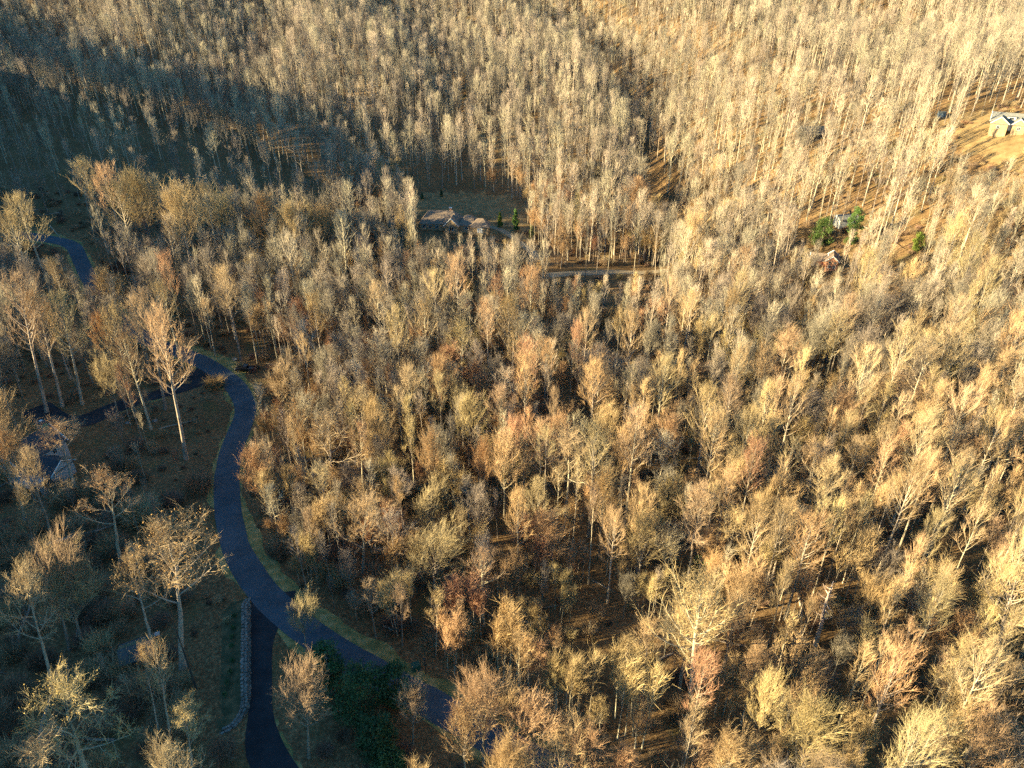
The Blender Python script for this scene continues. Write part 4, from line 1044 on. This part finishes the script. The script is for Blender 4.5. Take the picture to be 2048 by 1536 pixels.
# planted bank behind the wall
b = MB(); K = 8; V = []
for i in range(nf_):
    for j in range(K):
        t = j/(K-1); o_ = 0.35+0.42*hw_[i]+t*4.2
        x, y = fp[i]+nrm[i]*o_
        V.append((x, y, float(ground(x, y))+0.05+(hw_[i]-0.1)*(1-t)**1.4-0.12*t))
b.add(V, [(i*K+j, i*K+j+1, (i+1)*K+j+1, (i+1)*K+j) for i in range(nf_-1) for j in range(K-1)]); tag(b.build('grass_bank', M['bank'], smooth=True), 'mossy planted bank above the stone wall', kind='structure')

# ------------------------------------------------------------------ evergreens and shrubs
def leaf_crown(seed, H, Rr, n, shape, size=0.26):
    g = np.random.default_rng(seed); b = MB()
    cl = []
    for i in range(46):
        z = g.uniform(0.08, 0.97)
        pr = (1-z)**0.8 if shape == 'cone' else (math.sin(math.pi*min(z*0.86+0.1, 1))**0.7 if shape == 'dome' else math.sin(math.pi*min(z*0.9+0.08, 1))**0.5)
        a = g.uniform(0, 6.28); r = Rr*pr*g.uniform(0.35, 0.95)
        cl.append((math.cos(a)*r, math.sin(a)*r, z*H, (0.20 if shape != 'cone' else 0.16)*Rr*g.uniform(1.1, 2.2)))
    cl = np.array(cl); k = g.integers(0, len(cl), n)
    d = g.normal(size=(n, 3)); d /= np.linalg.norm(d, axis=1)[:, None]
    p = cl[k, :3]+d*cl[k, 3:4]*g.uniform(0.55, 1.08, (n, 1)); p[:, 2] = np.maximum(p[:, 2], 0.15)
    b.leaves(p, size, g=g); return b
EG = {}
def evergreen(name, base, H, Rr, shape, leafm, label, n=3200, size=0.19, cat='evergreen', top=None):
    p = hit(*base) if top is None else hit(top[0], top[1], H)
    o = empty(name, p, rng.uniform(0, 6.28)); tag(o, label, cat, 'evergreens')
    b = MB(); b.tube([(0,0,-0.3),(0.05,0,H*0.45),(0,0.05,H*0.9)], [0.03*H*0.5+0.05, 0.02*H*0.5+0.03, 0.02], 6)
    for i in range(7):
        a = i*2.4; z = H*(0.2+0.09*i); b.tube([(0,0,z),(math.cos(a)*Rr*0.5, math.sin(a)*Rr*0.5, z+Rr*0.25)], [0.05, 0.02], 4)
    b.build('trunk', M['bark_grey'], o)
    leaf_crown(int(base[0]) if base else int(top[0]), H, Rr, int(n*1.5), shape, size).build('crown', M[leafm], o)
ev = evergreen
ev('evergreen_tree', None, 8, 3.3, 'dome', 'leaf_green', 'dark round evergreen at the top of the island by the road', top=(648,1296))
ev('evergreen_tree', None, 10, 4.3, 'dome', 'leaf_green', 'largest dark round evergreen in the island', n=4800, top=(705,1338))
ev('evergreen_tree', None, 8, 2.9, 'dome', 'leaf_green', 'dark round evergreen in the island nearest the lower road', top=(785,1338))
ev('evergreen_tree', None, 7, 3.0, 'dome', 'leaf_green', 'dim evergreen at the bottom of the island', top=(745,1440))
ev('evergreen_shrub', None, 4, 2.6, 'dome', 'leaf_green', 'lowest dim evergreen shrub in the island', n=1800, top=(775,1500), cat='shrub')
ev('evergreen_tree', (1031,462), 9.0, 2.0, 'cone', 'leaf_mid', 'dark conical evergreen right of the hip roofed house', size=0.22)
ev('evergreen_tree', (1000,455), 6.5, 1.6, 'cone', 'leaf_lime', 'yellow green conical evergreen beside the beige driveway', n=2000, size=0.22)
ev('evergreen_tree', (1063,478), 5.5, 1.5, 'cone', 'leaf_lime', 'smallest conical evergreen right of the dark one', n=1500, size=0.22)
ev('evergreen_tree', (1640,490), 9.0, 4.2, 'dome', 'leaf_mid', 'broad bright evergreen above the brick house', n=4200)
ev('evergreen_tree', (1700,490), 13.0, 2.6, 'oval', 'leaf_mid', 'tall columnar evergreen right of the grey roofed shed', n=3600)
ev('evergreen_tree', (1832,505), 6.5, 2.2, 'oval', 'leaf_lime', 'small yellow green evergreen far right above the brick house', n=2200)
ev('evergreen_tree', (883,394), 3.4, 1.0, 'cone', 'leaf_green', 'tiny conifer on the lawn behind the hip roofed house', n=700, size=0.2)
ev('evergreen_tree', (845,398), 2.6, 1.0, 'cone', 'leaf_green', 'tiniest conifer at the left of the upper lawn', n=500, size=0.2)
ev('evergreen_shrub', (1412,1135), 4.0, 2.4, 'dome', 'leaf_green', 'dark green holly under the trees right of the clearing', n=1500, cat='shrub')
for i, (x, y) in enumerate([(470,1239),(468,1262),(466,1280),(465,1298),(466,1328),(462,1350),(456,1372),(452,1396)]):
    p = hit(x, y); p[2] += 0.55
    o = empty('small_shrub', p); tag(o, f'{ORD[i] if i else "topmost"} small dark shrub down the bank above the stone wall' if i else 'topmost small dark shrub on the bank above the stone wall', 'shrub', 'shrubs on the bank')
    b = MB(); b.tube([(0,0,-0.7),(0,0,0.3)], [0.03, 0.02], 5); b.build('stem', M['bark_dark'], o)
    leaf_crown(200+i, 0.75, 0.42, 160, 'dome', 0.12).build('crown', M['leaf_green'], o)
def bare_shrub(base, s, m, label, seed):
    o = empty('bare_shrub', hit(*base), 0.0); o.scale = (s, s, s); tag(o, label, 'shrub', 'bare shrubs')
    me = bush_mesh(seed, m, 900, 2.4, 2.2, 0.8)
    b = MB(); b.tube([(0,0,-0.2),(0,0,1.1)], [0.05, 0.02], 5); b.build('stem', M['bark_grey'], o); link('crown', me, o)
bare_shrub((285,1040), 2.6, 'tw_gold', 'large round brown shrub left of the foot of the tallest tree', 90)
bare_shrub((400,980), 2.0, 'tw_rust', 'orange brown shrub inside the road bend near its lower end', 91)
bare_shrub((432,775), 1.7, 'tw_rust', 'reddish shrub at the mouth of the upper driveway', 92)
bare_shrub((345,1010), 1.5, 'brush', 'dull shrub just below the foot of the tallest tree', 93)

# ------------------------------------------------------------------ small things
# dead snag
p = hit(1630, 1290); h, lean = solve_top(p, (1665, 1162))
o = empty('dead_snag', p); tag(o, 'broken dead tree stripped of bark in the lower right woods', 'dead tree')
o.rotation_euler = (0, lean, 0)
b = MB(); b.tube([(0,0,-.4),(.1,0,h*.3),(-.1,.1,h*.6),(.05,0,h*.85),(.15,0,h)], [.42,.34,.27,.16,.05], 8); b.build('trunk', M['bark_dead'], o, True)
g = np.random.default_rng(3)
for i in range(15):
    z = h*g.uniform(.42, .96); a = g.uniform(0, 6.28); L = g.uniform(.5, 2.6)*(1.25-z/h)*1.6
    b = MB(); e = np.array([math.cos(a), math.sin(a), g.uniform(.1, .7)])*L
    b.tube([(0,0,z), e*.55+np.array([0,0,z]), e+np.array([0,0,z+L*.2])], [.10,.07,.03], 5); b.build('stub', M['bark_dead'], o)
# dark bare pole tree near the wall
p = hit(393, 1378); h, lean = solve_top(p, (392, 1235))
o = empty('dark_dead_tree', p); tag(o, 'thin black leafless tree between the mossy shed and stone wall', 'dead tree')
b = MB(); b.tube([(0,0,-.4),(.05,0,h*.5),(0,.05,h)], [.16,.12,.03], 7); b.build('trunk', M['bark_dark'], o)
for i in range(12):
    z = h*g.uniform(.35, .95); a = g.uniform(0, 6.28); L = g.uniform(.8, 2.4)
    b = MB(); e = np.array([math.cos(a), math.sin(a), .55])*L; b.tube([(0,0,z), e+np.array([0,0,z])], [.05,.015], 4); b.build('limb', M['bark_dark'], o)
# post and cabinet on the lower verge
p = hit(852, 1350); h, lean = solve_top(p, (850, 1316))
o = empty('sign_post', p); tag(o, 'thin dark post on the grass verge of the lower road', 'post')
b = MB(); b.tube([(0,0,-.3),(0,0,h-.25)], [.10,.09], 8); b.build('post', M['dark_wood'], o); b = MB(); b.box((0,0,h-.15), (.34,.34,.14), taper=.6); b.build('cap', M['dark_metal'], o)
p = hit(832, 1338)
o = empty('utility_cabinet', p, R(30)); tag(o, 'squat green utility cabinet on the lower verge left of the post', 'cabinet')
b = MB(); b.box((0,0,.5), (1.3,1.1,1.1), taper=.93); b.build('body', M['box_green'], o); b = MB(); b.box((0,0,1.1), (1.36,1.16,.1)); b.build('lid', M['box_green'], o); b = MB(); b.box((0,0,-.05), (1.6,1.4,.16)); b.build('plinth', M['stone'], o)
# bin by the shed
p = hit(317, 1276)
o = empty('dark_bin', p, R(20)); tag(o, 'small dark bin standing right of the mossy shed', 'bin')
b = MB(); b.box((0,0,.48), (.66,.72,1.0), taper=1.08); b.build('body', M['dark_metal'], o); b = MB(); b.box((0,.02,1.02), (.78,.84,.08)); b.build('lid', M['grey_wall'], o)
for s in (-1, 1): b = MB(); b.tube([(s*.36,.36,.1),(s*.42,.36,.1)], [.11,.11], 10); b.build('wheel', M['tyre'], o)
# pale boulders in the brush
for (x, y, s, l) in ((470,719,.9,'pale boulder at the edge of the woods left of the pickup'),(310,842,.7,'grey rock in the brush inside the road bend'),(255,846,.6,'small grey rock left of the other one in the brush')):
    p = hit(x, y); bm = bmesh.new(); bmesh.ops.create_icosphere(bm, subdivisions=2, radius=s)
    for v in bm.verts: v.co += Vector(g.normal(0, .12*s, 3)); v.co.z *= .6
    me = bpy.data.meshes.new('boulder'); bm.to_mesh(me); bm.free(); me.materials.append(M['stone'])
    o = link('boulder', me); o.location = p; tag(o, l, 'boulder', 'boulders')
# fallen logs
for (x0, y0, x1, y1, l) in ((766,1252,790,1264,'pale fallen log above the lower road verge'),(100,452,122,478,'fallen trunk on the shaded slope above the upper road')):
    a = hit(x0, y0); c = hit(x1, y1); o = empty('fallen_log', a); tag(o, l, 'log', 'fallen logs')
    b = MB(); b.tube([(0,0,.1), tuple((c-a)*.5+np.array([0,0,.15])), tuple(c-a+np.array([0,0,.1]))], [.2,.17,.08], 7); b.build('stem', M['bark_pale'], o)
    b = MB(); b.tube([tuple((c-a)*.7+np.array([0,0,.15])), tuple((c-a)*.9+np.array([.3,.5,.7]))], [.07,.02], 5); b.build('limb', M['bark_pale'], o)
